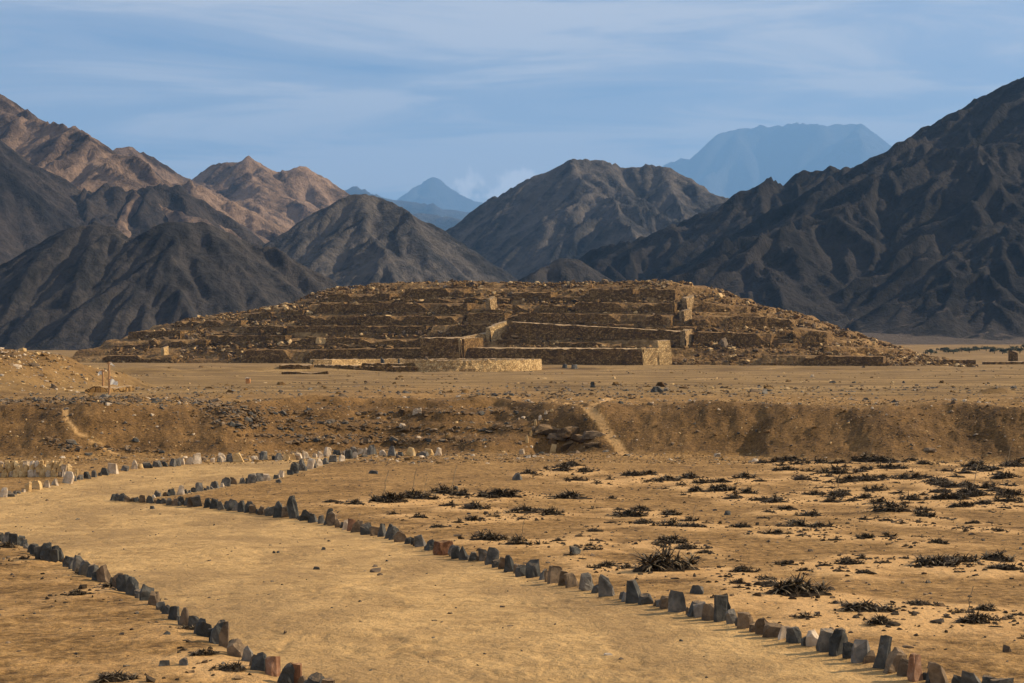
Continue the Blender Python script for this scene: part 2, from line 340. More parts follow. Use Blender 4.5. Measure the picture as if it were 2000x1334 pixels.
# tufts of dry spiky plants, (column, row, width) in the photograph
TUFTS = [(1030,928,28),(1048,932,20),(1098,921,46),(1120,913,40),(1145,925,30),(1125,942,36),(1165,948,24),(1192,940,20),(1235,932,36),(1270,930,30),(1268,943,16),(1305,942,40),(1350,937,40),(1372,947,30),(1330,952,20),(1300,957,15),(1410,945,32),(1455,937,30),(1485,943,25),(1365,964,36),(1410,962,40),(1432,977,40),(1460,967,30),(1335,970,15),(1008,965,20),(1120,977,58),(1195,977,18),(1155,997,16),(1208,1000,24),(1255,1002,36),(1230,1012,52),(1310,1010,36),(1346,1022,30),(1260,1027,42),(1310,1032,42),(1350,1034,40),(1380,1027,20),(1030,1006,52),(1052,1001,26),(1080,1010,40),(1020,1018,26),(1195,1026,26),(1160,1042,28),(1130,1050,9),(1165,1063,24),(1160,1079,30),(1115,1091,22),(1138,1097,14),(1066,1068,14),(1015,1068,48),(950,1060,56),(1312,1066,52),(1345,1077,44),(1283,1070,18),(1300,1076,18),(1380,1086,28),(1450,1034,30),(1490,1047,20),(1500,1004,20),(1430,1099,12),(1190,1113,34),(1225,1117,28),(1160,1117,24),(1305,1122,104),(1455,1124,36),(1445,1147,32),(1492,1140,34),
(648,985,30),(690,988,40),(760,983,56),(800,974,50),(832,979,40),(870,967,50),(905,972,34),(975,974,64),(880,992,34),(925,997,56),(770,1008,22),(820,1014,28),(855,1033,36),(895,1026,22),(928,1021,30),(965,1014,24),
(1515,902,30),(1535,922,34),(1580,924,24),(1600,907,40),(1635,928,46),(1640,908,30),(1690,900,40),(1720,899,30),(1745,901,20),(1780,898,24),(1802,903,20),(1690,922,30),(1740,918,40),(1770,918,14),(1565,936,24),(1595,943,20),(1620,946,20),(1645,947,16),(1660,937,20),(1725,937,30),(1760,938,34),(1790,938,34),(1817,937,20),(1840,948,32),(1867,935,24),(1885,953,42),(1930,957,36),(1903,967,50),(1972,971,38),(1994,986,18),(1515,977,24),(1550,967,18),(1590,970,30),(1640,967,30),(1600,957,18),(1625,984,36),(1665,982,24),(1690,977,30),(1710,962,34),(1755,968,26),(1770,987,20),(1720,987,30),(1745,1003,62),(1803,971,18),(1845,978,40),(1878,978,40),(1922,988,34),(1865,994,24),(1800,987,14),(1810,1000,20),(1805,1013,32),(1846,1017,16),(1962,997,26),(1540,998,30),(1585,1010,34),(1506,1005,14),(1560,1033,50),(1607,1034,34),(1515,1049,36),(1540,1049,18),(1567,1052,26),(1610,1051,18),(1635,1060,20),(1690,1057,30),(1730,1054,32),(1795,1053,14),(1690,1020,26),(1715,1017,12),(1732,1022,24),(1762,1027,18),(1792,1024,20),(1870,1037,16),(1890,1037,20),(1902,1027,24),(1920,1041,16),(1952,1043,20),(1788,1066,14),(1833,1066,28),(1535,1109,34),(1570,1122,26),(1612,1112,26),(1655,1108,44),(1683,1097,26),(1724,1107,24),(1739,1099,18),(1768,1098,16),(1828,1112,74),(1872,1104,62),(1860,1116,12),(1895,1110,16),(1945,1100,60),(1968,1119,52),(1640,1124,24),(1690,1128,34),(1560,1170,92),(1602,1166,28),(1505,1152,30),
(1690,1203,74),(1635,1188,22),(1726,1229,52),(1575,1215,38),(1798,1191,42),(1742,1204,28),(1785,1208,18),(1848,1215,22),(1870,1204,26),(1900,1226,64),(1925,1201,42),(1945,1236,24),(1970,1219,28),(1992,1210,24),(1994,1256,20),(1408,1176,22),
(150,1171,30),(177,1168,20),(48,1098,20),(228,1152,44),(165,1124,34),(395,1288,40),(456,1318,48),(505,1312,40),(230,1336,64),(85,1094,34),(362,1232,32),(12,1072,34),(305,1178,26)]
_rt = random.Random(4)
for _i in range(70):
    _b = _rt.choice(TUFTS[:185]); _x, _y = _b[0] + _rt.gauss(0, 34), _b[1] + _rt.gauss(0, 9)
    if 900 < _y < 1230 and _x < 2010 and _x > 1000 - (0 if _y > 985 else 300) and _y < 905 + (_x - 250) * .22: TUFTS.append((_x, _y, _rt.uniform(9, 20) * (.7 + (_y - 900) / 500)))
for _i in range(46):
    _x = _rt.uniform(1480, 2005); _y = 898 + _rt.random() ** 1.4 * 90 + (8 if _x > 1800 else 0); TUFTS.append((_x, _y, _rt.uniform(20, 40)))
TP = []
for (px, py, wd) in TUFTS:
    h = hit(px, py)
    if h: TP.append((h[0], h[1], h[2], wd * h[1] / F, px, py, wd))

# stone rows: polylines in the photograph
ROW_R = [(222,977),(260,979),(300,982),(340,986),(380,989),(430,994),(480,1000),(530,1007),(575,1012),(620,1020),(660,1029),(700,1039),(745,1048),(790,1059),(840,1074),(895,1090),(940,1095),(990,1113),(1040,1127),(1100,1142),(1150,1152),(1190,1165),(1240,1175),(1300,1187),(1370,1204),(1430,1217),(1480,1233),(1530,1248),(1580,1260),(1630,1275),(1680,1290),(1720,1303),(1780,1321),(1840,1335),(1900,1350),(1960,1366),(2010,1380)]
ROW_U = [(300,972),(350,966),(400,958),(450,948),(500,941),(540,935),(570,926),(605,917),(645,904),(700,893)]
ROW_F = [(8,970),(60,958),(120,946),(170,934),(215,926),(260,917),(320,911),(385,905),(450,902),(520,899),(580,897),(625,893),(660,889),(720,888),(780,890),(860,890)]
ROW_L = [(-30,1050),(8,1060),(45,1066),(80,1092),(115,1097),(145,1112),(170,1126),(225,1145),(270,1168),(305,1182),(345,1213),(390,1238),(430,1261),(470,1284),(505,1305),(545,1330),(600,1352),(640,1372)]
def to_ground(pl): return [hit(*p)[:2] for p in pl]
GR, GU, GF, GL = map(to_ground, (ROW_R, ROW_U, ROW_F, ROW_L))
# the walked path: between the rows, and off to the left
pathpoly = np.array(GR[::-1] + GU + [GF[-3]] + GF[-4::-1] + [(GF[0][0] - 8, GF[0][1] + 1), (GL[0][0] - 9, GL[0][1] + 1)] + GL + [(-2.2, 8), (-1.8, -60), (6.5, -60), (5.8, 8)])
def poly_sd(px, py, P):
    d = np.full(px.shape, 1e9); ins = np.zeros(px.shape, bool); n = len(P)
    for i in range(n):
        a = P[i]; b = P[(i + 1) % n]; e = b - a; wx = px - a[0]; wy = py - a[1]
        tt = np.clip((wx * e[0] + wy * e[1]) / max(1e-9, e @ e), 0, 1)
        d = np.minimum(d, (wx - e[0] * tt) ** 2 + (wy - e[1] * tt) ** 2)
        c = ((a[1] <= py) != (b[1] <= py)) & (px < (b[0] - a[0]) * (py - a[1]) / ((b[1] - a[1]) if b[1] != a[1] else 1e-9) + a[0])
        ins ^= c
    return np.where(ins, -1, 1) * np.sqrt(d)
def line_d(px, py, P):
    d = np.full(px.shape, 1e9)
    for a, b in zip(P[:-1], P[1:]):
        a = np.array(a); b = np.array(b); e = b - a; wx = px - a[0]; wy = py - a[1]
        tt = np.clip((wx * e[0] + wy * e[1]) / (e @ e), 0, 1)
        d = np.minimum(d, (wx - e[0] * tt) ** 2 + (wy - e[1] * tt) ** 2)
    return np.sqrt(d)

FIN = {}
def gzf(X, Y):
    X = np.asarray(X, float); Y = np.asarray(Y, float); rows, tt, Z = FIN['rows'], FIN['tt'], FIN['Z']
    Yc = np.clip(Y, 12.5, 15000); i = np.clip(np.searchsorted(rows, Yc) - 1, 0, len(rows) - 2); fy = (Yc - rows[i]) / (rows[i + 1] - rows[i])
    u = np.clip(X / Yc, -.999, .999); j = np.clip(np.searchsorted(tt, u) - 1, 0, len(tt) - 2); fx = (u - tt[j]) / (tt[j + 1] - tt[j])
    return (Z[i, j] * (1 - fx) + Z[i, j + 1] * fx) * (1 - fy) + (Z[i + 1, j] * (1 - fx) + Z[i + 1, j + 1] * fx) * fy
def build_ground():
    rows = np.concatenate([np.linspace(-70, 8, 28)[:-1], np.exp(np.arange(math.log(8), math.log(92), 0.0044)), np.exp(np.arange(math.log(92), math.log(400), 0.0075)), np.exp(np.arange(math.log(400), math.log(22500), 0.05)), [22500]])
    tt = np.concatenate([[-1.0, -0.8, -.65, -.55, -.47, -.42, -.385], np.linspace(-0.36, 0.36, 520), [.385, .42, .47, .55, .65, .8, 1.0]])
    wdt = np.where(rows < 12, 12 * 1.0, rows)
    Y = np.repeat(rows[:, None], len(tt), 1); X = tt[None, :] * wdt[:, None] * np.where(rows < 12, 3.0 - 2.0 * np.clip(rows / 12, 0, 1), 1)[:, None]
    Z, s, k = base_height(X, Y)
    near = Y < 130
    sd = np.full(X.shape, 9.0); sd[near] = poly_sd(X[near], Y[near], pathpoly)
    path = sstep(0.25, -0.15, sd + 0.18 * fbm(X / .8, Y / .8, 3, 41))
    tr = np.full(X.shape, 9.0); m2 = (Y > 60) & (Y < 130)
    for P, wd in ((TRAIL1, .34), (TRAIL2, .16), (TRAIL3, .17)):
        tr[m2] = np.minimum(tr[m2], line_d(X[m2], Y[m2], P) / wd)
    trail = sstep(1.1, 0.5, tr)
    emb = s * (1 - sstep(0.95, 1.35, k)) ** 1; emb = np.clip(np.where(k < 0.12, k / 0.12, 1) * (k > 0), 0, 1) * (1 - sstep(0.9, 1.3, k))
    emb = emb * (1 - trail * 0.9)
    plaza = sstep(1.1, 8.0, k + 0 * X) * (s > .9) * (1 - trail)
    tuft = np.zeros(X.shape)
    for (x, y, z, wd, *_r) in TP:
        mm = (np.abs(X - x) < 2.2) & (np.abs(Y - y) < 3.0)
        tuft[mm] += np.exp(-(((X[mm] - x) / (0.45 + wd * .55)) ** 2 + ((Y[mm] - y) / (0.7 + wd * .9)) ** 2)) * min(1, .35 + wd)
    tuft = np.clip(tuft, 0, 1.3)
    sand = 0.10 + 0.62 * tuft + 0.30 * fbm(X / 6, Y / 9, 3, 61) + 0.30 * np.exp(-np.clip(sd, 0, 9) / 0.8) * (X > -3) * (Y < 45)
    sand = np.where(Y > 68, sand * 0.3, sand)
    sand = np.where((X < -2) & (Y < 33), sand * 0.55 + .22, sand)
    sand = np.clip(np.maximum(sand, trail * 0.8), 0, 1)
    # relief
    amp = np.where(Y < 120, 1, 0.0)
    rel = 0.030 * fbm(X / .7, Y / .7, 4, 71) + 0.012 * fbm(X / .16, Y / .16, 2, 72)
    Z = Z + amp * rel * (1 - 0.5 * path) * (1 + 1.2 * emb)
    Z = Z + emb * (0.15 * fbm(X / .55, Y / .55, 4, 75, .6) + .04 * ridged(X / .5 + Y * .5, Y / 1.6, 3, 78))
    Z = Z - path * 0.05 * np.clip(ridged(X / .55 + .3 * Y, Y / .9, 2, 83) - .55, 0, 1) * (fbm(X / 3, Y / 3, 2, 84) > 0)
    Z = Z + np.where(Y < 66, 0.06 * np.clip(tuft, 0, 1), 0) - 0.03 * path
    mound = np.exp(-(((X + 38) / 12) ** 2 + ((Y - 115) / 11) ** 2) ** 2)
    Z = Z + mound * 0.30 * fbm(X / 1.4, Y / 1.4, 4, 76)
    emb = np.maximum(emb, mound * 0.55); plaza = plaza * (1 - mound)
    Z = Z + plaza * 0.05 * fbm(X / 3, Y / 5, 3, 79)
    V = np.stack([X, Y, Z], -1).reshape(-1, 3); FQ = grid_faces(*X.shape)
    FIN.update(rows=rows, tt=tt, X=X, Z=Z)
    zone = np.stack([path, emb, plaza, sand], -1).reshape(-1, 4).astype(np.float32)
    fz = zone[FQ].mean(1)
    cls = np.where(fz[:, 0] > .5, 1, np.where((fz[:, 1] > .4) & (V[FQ[:, 0], 1] < 92), 2, np.where(fz[:, 2] > .5, 3, 0)))
    for c, nm, lb in ((0, 'ground', 'brown crusted desert ground with pale sand drifts'), (1, 'path', 'wide trodden sand path edged with stones'), (2, 'embankment', 'dark earth bank below the plain'), (3, 'plain', 'flat dusty plain in front of the pyramid')):
        fq = FQ[cls == c]; u, inv = np.unique(fq, return_inverse=True)
        me = mesh_np(nm, V[u], inv.reshape(-1, 4), GROUND, True)
        a = me.attributes.new('zone', 'FLOAT_COLOR', 'POINT'); a.data.foreach_set('color', zone[u].ravel())
        tag(link(nm, me), lb, kind='structure')
TRAIL1 = [hit(*p)[:2] for p in ((1228,889),(1205,868),(1182,840),(1165,815),(1150,800),(1160,790),(1190,778))]
TRAIL2 = [hit(*p)[:2] for p in ((1150,800),(1120,790),(1080,780))]
TRAIL3 = [hit(*p)[:2] for p in ((236,889),(195,868),(150,845),(130,820),(128,798))]
build_ground()

# ------------------------------------------------------------------ mountains
def mountain(name, label, ridge, Y, mat, seed, res, slope=0.68, spacing=40, bias=0.0, base=None, back=True, step=14, grad=(0.34, 0.5), noise_a=1.0, sub=True, warp=1.0, extra=(), front=None, ksm=0.06, gully=1.0):
    rng = random.Random(seed)
    pts = []
    for i, p in enumerate(ridge):
        d = p[2] if len(p) > 2 else (Y if not callable(Y) else Y(p[0]))
        pts.append(np.array([(p[0] - CX) / F * d, d, (HY - p[1]) / F * d]))
    if base is None: base = float(np.interp(pts[len(pts) // 2][1], QY, QZ)) - 1.0
    segs = []
    def densify(pp, st):
        o = [pp[0]]
        for a, b in zip(pp[:-1], pp[1:]):
            n = max(1, int(np.linalg.norm((b - a)[:2]) / st))
            for i in range(1, n + 1): o.append(a + (b - a) * i / n)
        return o
    main = densify(pts, step * 0.6)
    nrm = rng.random() * 10
    for i, p in enumerate(main):
        if 0 < i < len(main) - 1:
            p[1] += step * 0.8 * math.sin(i * 0.7 + nrm) * rng.uniform(.3, 1)
    segs += list(zip(main[:-1], main[1:]))
    for ex in extra:
        ee = densify([np.array([(p[0] - CX) / F * p[2], p[2], (HY - p[1]) / F * p[2]]) for p in ex], step * .6)
        segs += list(zip(ee[:-1], ee[1:]))
    def spur(p, ang, g, lvl, side):
        q = p.copy(); a = ang; cnt = 0; L = rng.randint(4, 60)
        while q[2] > base + 1 and cnt < (46 if lvl == 0 else rng.randint(3, 9)):
            a += rng.uniform(-.32, .32); a += (ang - a) * 0.25
            st = step * rng.uniform(.7, 1.3) * (1 if lvl == 0 else .7)
            gg = g * rng.uniform(.55, 1.5)
            r = q + np.array([math.cos(a) * st, math.sin(a) * st, -gg * st])
            segs.append((q, r)); q = r; cnt += 1
            if lvl == 0 and sub and rng.random() < .75:
                sd_ = rng.choice((-1, 1)); spur(q.copy(), a + sd_ * rng.uniform(.6, 1.15), g * rng.uniform(1.0, 1.5), 1, side)
    acc = 0; allr = [main] + [densify([np.array([(p[0] - CX) / F * p[2], p[2], (HY - p[1]) / F * p[2]]) for p in ex], step * .6) for ex in extra]
    for rr in allr:
        nxt = rng.uniform(0, spacing)
        for a, b in zip(rr[:-1], rr[1:]):
            nxt -= np.linalg.norm((b - a)[:2])
            if nxt < 0:
                nxt = spacing * rng.uniform(.6, 1.4)
                spur(a.copy(), -math.pi / 2 + bias + rng.uniform(-.45, .45), rng.uniform(*grad), 0, -1)
                if back and rr is main: spur(a.copy(), math.pi / 2 + bias + rng.uniform(-.4, .4), rng.uniform(*grad), 0, 1)
    P = np.array([s[0] for s in segs] + [segs[-1][1]])
    hm = max(p[2] for p in pts) - base
    xm = (min(p[0] for p in pts) - 0.15 * hm, max(p[0] for p in pts) + 0.15 * hm)
    ym = ((front if front else min(p[1] for p in pts) - hm / (0.5 * sum(grad)) * 0.95 - 10), max(p[1] for p in pts) + hm * (1.2 if back else .7))
    res *= .8
    xs = np.arange(xm[0], xm[1], res); ys = np.arange(ym[0], ym[1], res * 1.15)
    XX, YY = np.meshgrid(xs, ys)
    wl = step * 2.2
    WX = XX + warp * step * .16 * fbm(XX / wl, YY / wl, 4, seed + 3); WY = YY + warp * step * .16 * fbm(XX / wl, YY / wl, 4, seed + 9)
    H = np.full(XX.shape, base - 3.0); mg = step
    for a, b in segs:
        zm = max(a[2], b[2]); rr = (zm - base) / slope + mg
        if rr <= mg: continue
        i0 = max(0, np.searchsorted(xs, min(a[0], b[0]) - rr)); i1 = np.searchsorted(xs, max(a[0], b[0]) + rr)
        j0 = max(0, np.searchsorted(ys, min(a[1], b[1]) - rr)); j1 = np.searchsorted(ys, max(a[1], b[1]) + rr)
        if i1 <= i0 or j1 <= j0: continue
        wx = WX[j0:j1, i0:i1] - a[0]; wy = WY[j0:j1, i0:i1] - a[1]; e = b - a; ll = e[0] ** 2 + e[1] ** 2 + 1e-6
        t_ = np.clip((wx * e[0] + wy * e[1]) / ll, 0, 1)
        d = np.sqrt((wx - e[0] * t_) ** 2 + (wy - e[1] * t_) ** 2)
        np.maximum(H[j0:j1, i0:i1], a[2] + e[2] * t_ - slope * d, out=H[j0:j1, i0:i1])
    # gully relief, stronger away from the crest, then an apron of scree at the foot
    gy, gx = np.gradient(H, ys, xs)
    def blur(a):
        for _ in range(10): a = (a + np.roll(a, 1, 0) + np.roll(a, -1, 0) + np.roll(a, 1, 1) + np.roll(a, -1, 1)) / 5
        return a
    gx, gy = blur(gx), blur(gy); gm = np.sqrt(gx * gx + gy * gy) + 1e-4
    px_, py_ = gy / gm, -gx / gm
    er = np.zeros_like(H); ex = np.zeros_like(H); ey = np.zeros_like(H); ea = 1.0; ef = 1.0; cell = step * 2.6
    for o_ in range(6):
        if cell / ef < res * 2.0: break
        c_, sx_, sy_ = eroded(XX / cell * ef + seed, YY / cell * ef, px_ * 1.1 + ey * .35, py_ * 1.1 - ex * .35, seed + o_)
        er += (1 - 2 * np.clip((1 - c_) / 2, 0, 1) ** .62) * ea; ex += sx_ * ea; ey += sy_ * ea; ea *= .55; ef *= 1.95
    er = (er + .25) * np.clip(gm / .35, 0, 1)
    rg = ridged(WX / (step * 1.7), WY / (step * 1.7), 5, seed + 21, .55)
    below = np.clip((base + hm - H) / (0.25 * hm), 0, 1)
    H = H + gully * step * .30 * er * (0.35 + .65 * below) - gully * step * .10 * below
    H = H + noise_a * step * (0.09 * (rg - .55)) * (0.25 + .75 * below) + noise_a * step * 0.06 * fbm(XX / (step * .35), YY / (step * .35), 3, seed + 31)
    kk = hm * ksm; hb = np.minimum(np.interp(YY, QY, QZ) - 1.5, base) + kk * .1
    H = hb + kk * np.logaddexp(0, (H - hb) / kk) - kk * .12
    mY = min(p[1] for p in pts + [np.array([0, q[2], 0]) for ex in extra for q in ex]); fd = sstep(ym[0], ym[0] + .45 * (mY - ym[0]), YY)
    H = hb - 2.5 + (H - hb + 2.5) * fd
    g2, g1 = np.gradient(H, ys, xs); fan = 1 - sstep(.10, .34, np.sqrt(g1 ** 2 + g2 ** 2)); fan *= 1 - sstep(.10, .3, (H - hb) / hm)
    e = np.minimum(np.minimum(np.arange(H.shape[0])[:, None], H.shape[0] - 1 - np.arange(H.shape[0])[:, None]), 99) * np.ones_like(H)
    H = np.where(e < 3, np.minimum(H, hb - 2), H)
    me = mesh_np(name, np.stack([XX, YY, H], -1).reshape(-1, 3), grid_faces(*XX.shape), mat, True)
    at_ = me.attributes.new('zone', 'FLOAT_COLOR', 'POINT')
    at_.data.foreach_set('color', np.stack([np.clip(.5 - er * .45, 0, 1), fan, 0 * H, 0 * H], -1).astype(np.float32).ravel())
    return tag(link(name, me), label, kind='structure')

mountain('mountain', 'pale blue flat-topped mountain far off at the right', [(1180,400),(1295,320),(1330,303),(1365,300),(1380,280),(1405,255),(1450,240),(1490,236),(1520,239),(1550,234),(1580,238),(1600,243),(1640,241),(1680,237),(1705,250),(1740,275),(1850,330),(2000,380)], 20000, ROCK_F, 3, 64, 0.8, 1400, step=400, sub=False, noise_a=.3, warp=.4, back=False, front=17500)
mountain('mountain', 'pale blue pointed mountain far off in the centre', [(600,440),(740,392),(790,376),(806,358),(830,345),(850,337),(870,346),(893,365),(940,385),(1010,415),(1100,450)], 18500, ROCK_F, 4, 60, 0.8, 1400, step=340, sub=False, noise_a=.3, warp=.4, back=False, front=16500)
mountain('mountain', 'blue ridge behind the grey hill left of centre', [(560,400),(660,366),(685,353),(712,369),(740,374),(800,388),(870,400),(930,407),(1020,440)], 10500, ROCK_F, 5, 34, 0.7, 800, step=230, sub=False, noise_a=.4, warp=.5, back=False, front=9300)
mountain('mountain', 'low blue ridge in the gap left of the central mountain', [(640,450),(760,418),(820,412),(850,416),(900,424),(960,440),(1050,470)], 7200, ROCK_F, 6, 23, 0.7, 480, step=160, sub=False, noise_a=.4, warp=.5, back=False, front=6400)
mountain('mountain', 'brown sunlit twin peaks left of centre', [(200,400),(300,365),(380,336),(415,311),(455,313),(485,298),(515,315),(548,331),(575,322),(600,320),(625,335),(655,360),(692,380),(760,430),(840,480)], 2000, ROCK_W, 7, 4.2, .72, 75, step=26, back=False, bias=.25, noise_a=1.2)
mountain('mountain', 'small brown knoll behind the left ridge', [(120,340),(180,312),(205,297),(230,285),(255,282),(290,300),(312,316),(350,338),(420,370),(520,420)], 1800, ROCK_W, 8, 4.2, .72, 70, step=24, back=False, bias=.2, noise_a=1.1)
mountain('mountain', 'tall brown sunlit ridge falling from the left edge', [(-420,60),(-200,90),(-90,128),(0,174),(30,194),(70,228),(130,268),(165,282),(200,312),(235,335),(300,345),(370,344),(430,372),(520,412),(565,432),(620,470),(700,520)], 1520, ROCK_W, 9, 3.4, .70, 62, step=22, back=False, bias=.35, noise_a=1.1)
mountain('mountain', 'spurs coloured dark as cloud shade under the tall left ridge', [(-420,150),(-160,190),(-80,215),(0,265),(50,305),(105,340),(173,363),(210,349),(247,363),(294,351),(336,357),(378,380),(430,416),(525,474),(600,520),(680,560)], 1230, ROCK_SHADE, 10, 2.8, .68, 55, step=19, back=False, bias=-.25)  # added nearer ridge, its dark colour stands in for cloud shadow on the mountain
mountain('mountain', 'ribbed grey mountain behind the middle of the pyramid', [(760,520),(830,470),(870,442),(890,432),(930,405),(960,380),(1000,360),(1040,340),(1080,325),(1115,309),(1180,308),(1215,319),(1235,322),(1265,314),(1300,321),(1350,345),(1390,368),(1420,379),(1500,400),(1600,420)], 1700, ROCK_M, 12, 3.2, .72, 55, step=22, back=False, bias=0.15, noise_a=1.3)
mountain('mountain', 'grey hill with a broad crest left of centre', [(440,545),(535,470),(580,440),(620,405),(665,385),(705,373),(740,381),(800,405),(850,440),(900,475),(960,515),(1025,552),(1100,600)], 1040, ROCK_M, 13, 2.0, .66, 34, step=14, back=False, bias=.3)
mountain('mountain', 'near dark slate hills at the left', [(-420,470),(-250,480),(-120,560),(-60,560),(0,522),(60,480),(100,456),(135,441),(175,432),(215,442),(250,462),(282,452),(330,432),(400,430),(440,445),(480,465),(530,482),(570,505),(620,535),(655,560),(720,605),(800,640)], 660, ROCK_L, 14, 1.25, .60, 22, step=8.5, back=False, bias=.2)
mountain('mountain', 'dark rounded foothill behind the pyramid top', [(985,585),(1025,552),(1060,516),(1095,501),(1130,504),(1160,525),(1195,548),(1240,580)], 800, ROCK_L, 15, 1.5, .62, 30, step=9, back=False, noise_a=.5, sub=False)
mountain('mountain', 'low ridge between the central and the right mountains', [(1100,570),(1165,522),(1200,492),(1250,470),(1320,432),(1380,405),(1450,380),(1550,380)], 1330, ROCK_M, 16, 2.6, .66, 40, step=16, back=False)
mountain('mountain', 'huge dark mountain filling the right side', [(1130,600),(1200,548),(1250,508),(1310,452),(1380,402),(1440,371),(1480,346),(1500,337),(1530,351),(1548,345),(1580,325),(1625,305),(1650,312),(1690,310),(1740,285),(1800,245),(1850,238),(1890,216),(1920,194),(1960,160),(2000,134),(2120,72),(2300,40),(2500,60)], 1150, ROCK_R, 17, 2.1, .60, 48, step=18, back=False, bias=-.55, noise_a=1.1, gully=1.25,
         extra=[[(1400,520,960),(1500,450,990),(1600,385,1010),(1700,330,1020),(1780,296,1020),(1830,277,1010),(1900,270,1000),(2000,266,990),(2150,250,980),(2400,200,960)]])

# ------------------------------------------------------------------ stepped pyramid
TH = R(17); cT, sT = math.cos(TH), math.sin(TH); OY = 335.0
SKY_P = [(60,722),(110,712),(150,698),(200,673),(250,653),(300,636),(350,626),(400,618),(450,611),(500,604),(540,596),(585,590),(605,575),(650,563),(700,557),(760,553),(850,551),(950,550),(1050,553),(1150,552),(1250,549),(1330,550),(1350,553),(1400,566),(1440,582),(1480,596),(1520,605),(1560,613),(1600,630),(1640,642),(1680,655),(1730,672),(1790,690),(1820,698),(1870,712)]
VT = 50.0
us, Ts = [], []
for (px, py) in SKY_P:
    t_ = (px - CX) / F; u_ = (t_ * (OY + VT * cT) - VT * sT) / (cT + t_ * sT)
    y_ = OY - u_ * sT + VT * cT
    us.append(u_); Ts.append((HY - py) / F * y_)
def uv(X, Y): return X * cT - (Y - OY) * sT, X * sT + (Y - OY) * cT
def envelope(X, Y):
    X = np.asarray(X, float); Y = np.asarray(Y, float)
    u, v = uv(X, Y); T = np.interp(u, us, Ts); g = gz(X, Y)
    f = np.clip(v / VT, 0, 1); f = 1 - (1 - f) ** 1.18
    f = f * (1 - sstep(75, 130, v))
    return np.where(v > 0, g + np.maximum(T - g, -0.5) * f, g)
pyr = empty('stepped_pyramid', (0, OY, -3.1))
tag(pyr, 'broad ruined stone pyramid of low terraces across the middle of the view', 'pyramid')
OFF = Vector((0, OY, -3.1))
def build_core():
    vs_ = np.concatenate([np.arange(-2, 56, 0.36), np.arange(56, 140, 2.5)]); us_ = np.arange(-104, 98, 0.42)
    U, Vv = np.meshgrid(us_, vs_)
    X = U * cT + Vv * sT; Y = OY - U * sT + Vv * cT
    Z = envelope(X, Y); g = gz(X, Y); hgt = Z - g
    # worn terraces on the flanks
    stp = 1.9; q = (Z + 0.8 * fbm(X / 14, Y / 14, 3, 301)) / stp
    fr = q % 1; zt = Z + (sstep(0.45, 0.9, fr) - fr) * stp * 0.75
    Z = zt - 0.35 + 0.42 * fbm(X / 2.2, Y / 2.2, 4, 311) * np.clip(hgt, 0, 1) + 0.25 * ridged(X / 6, Y / 6, 3, 321) * np.clip(hgt, 0, 1)
    Z = np.where(hgt < 0.05, g - 0.3, np.maximum(Z, g - .3))
    me = mesh_np('mound', np.stack([X, Y - OY, Z + 3.1], -1).reshape(-1, 3), grid_faces(*X.shape), RUBBLE, True)
    link('mound', me, pyr)
build_core()
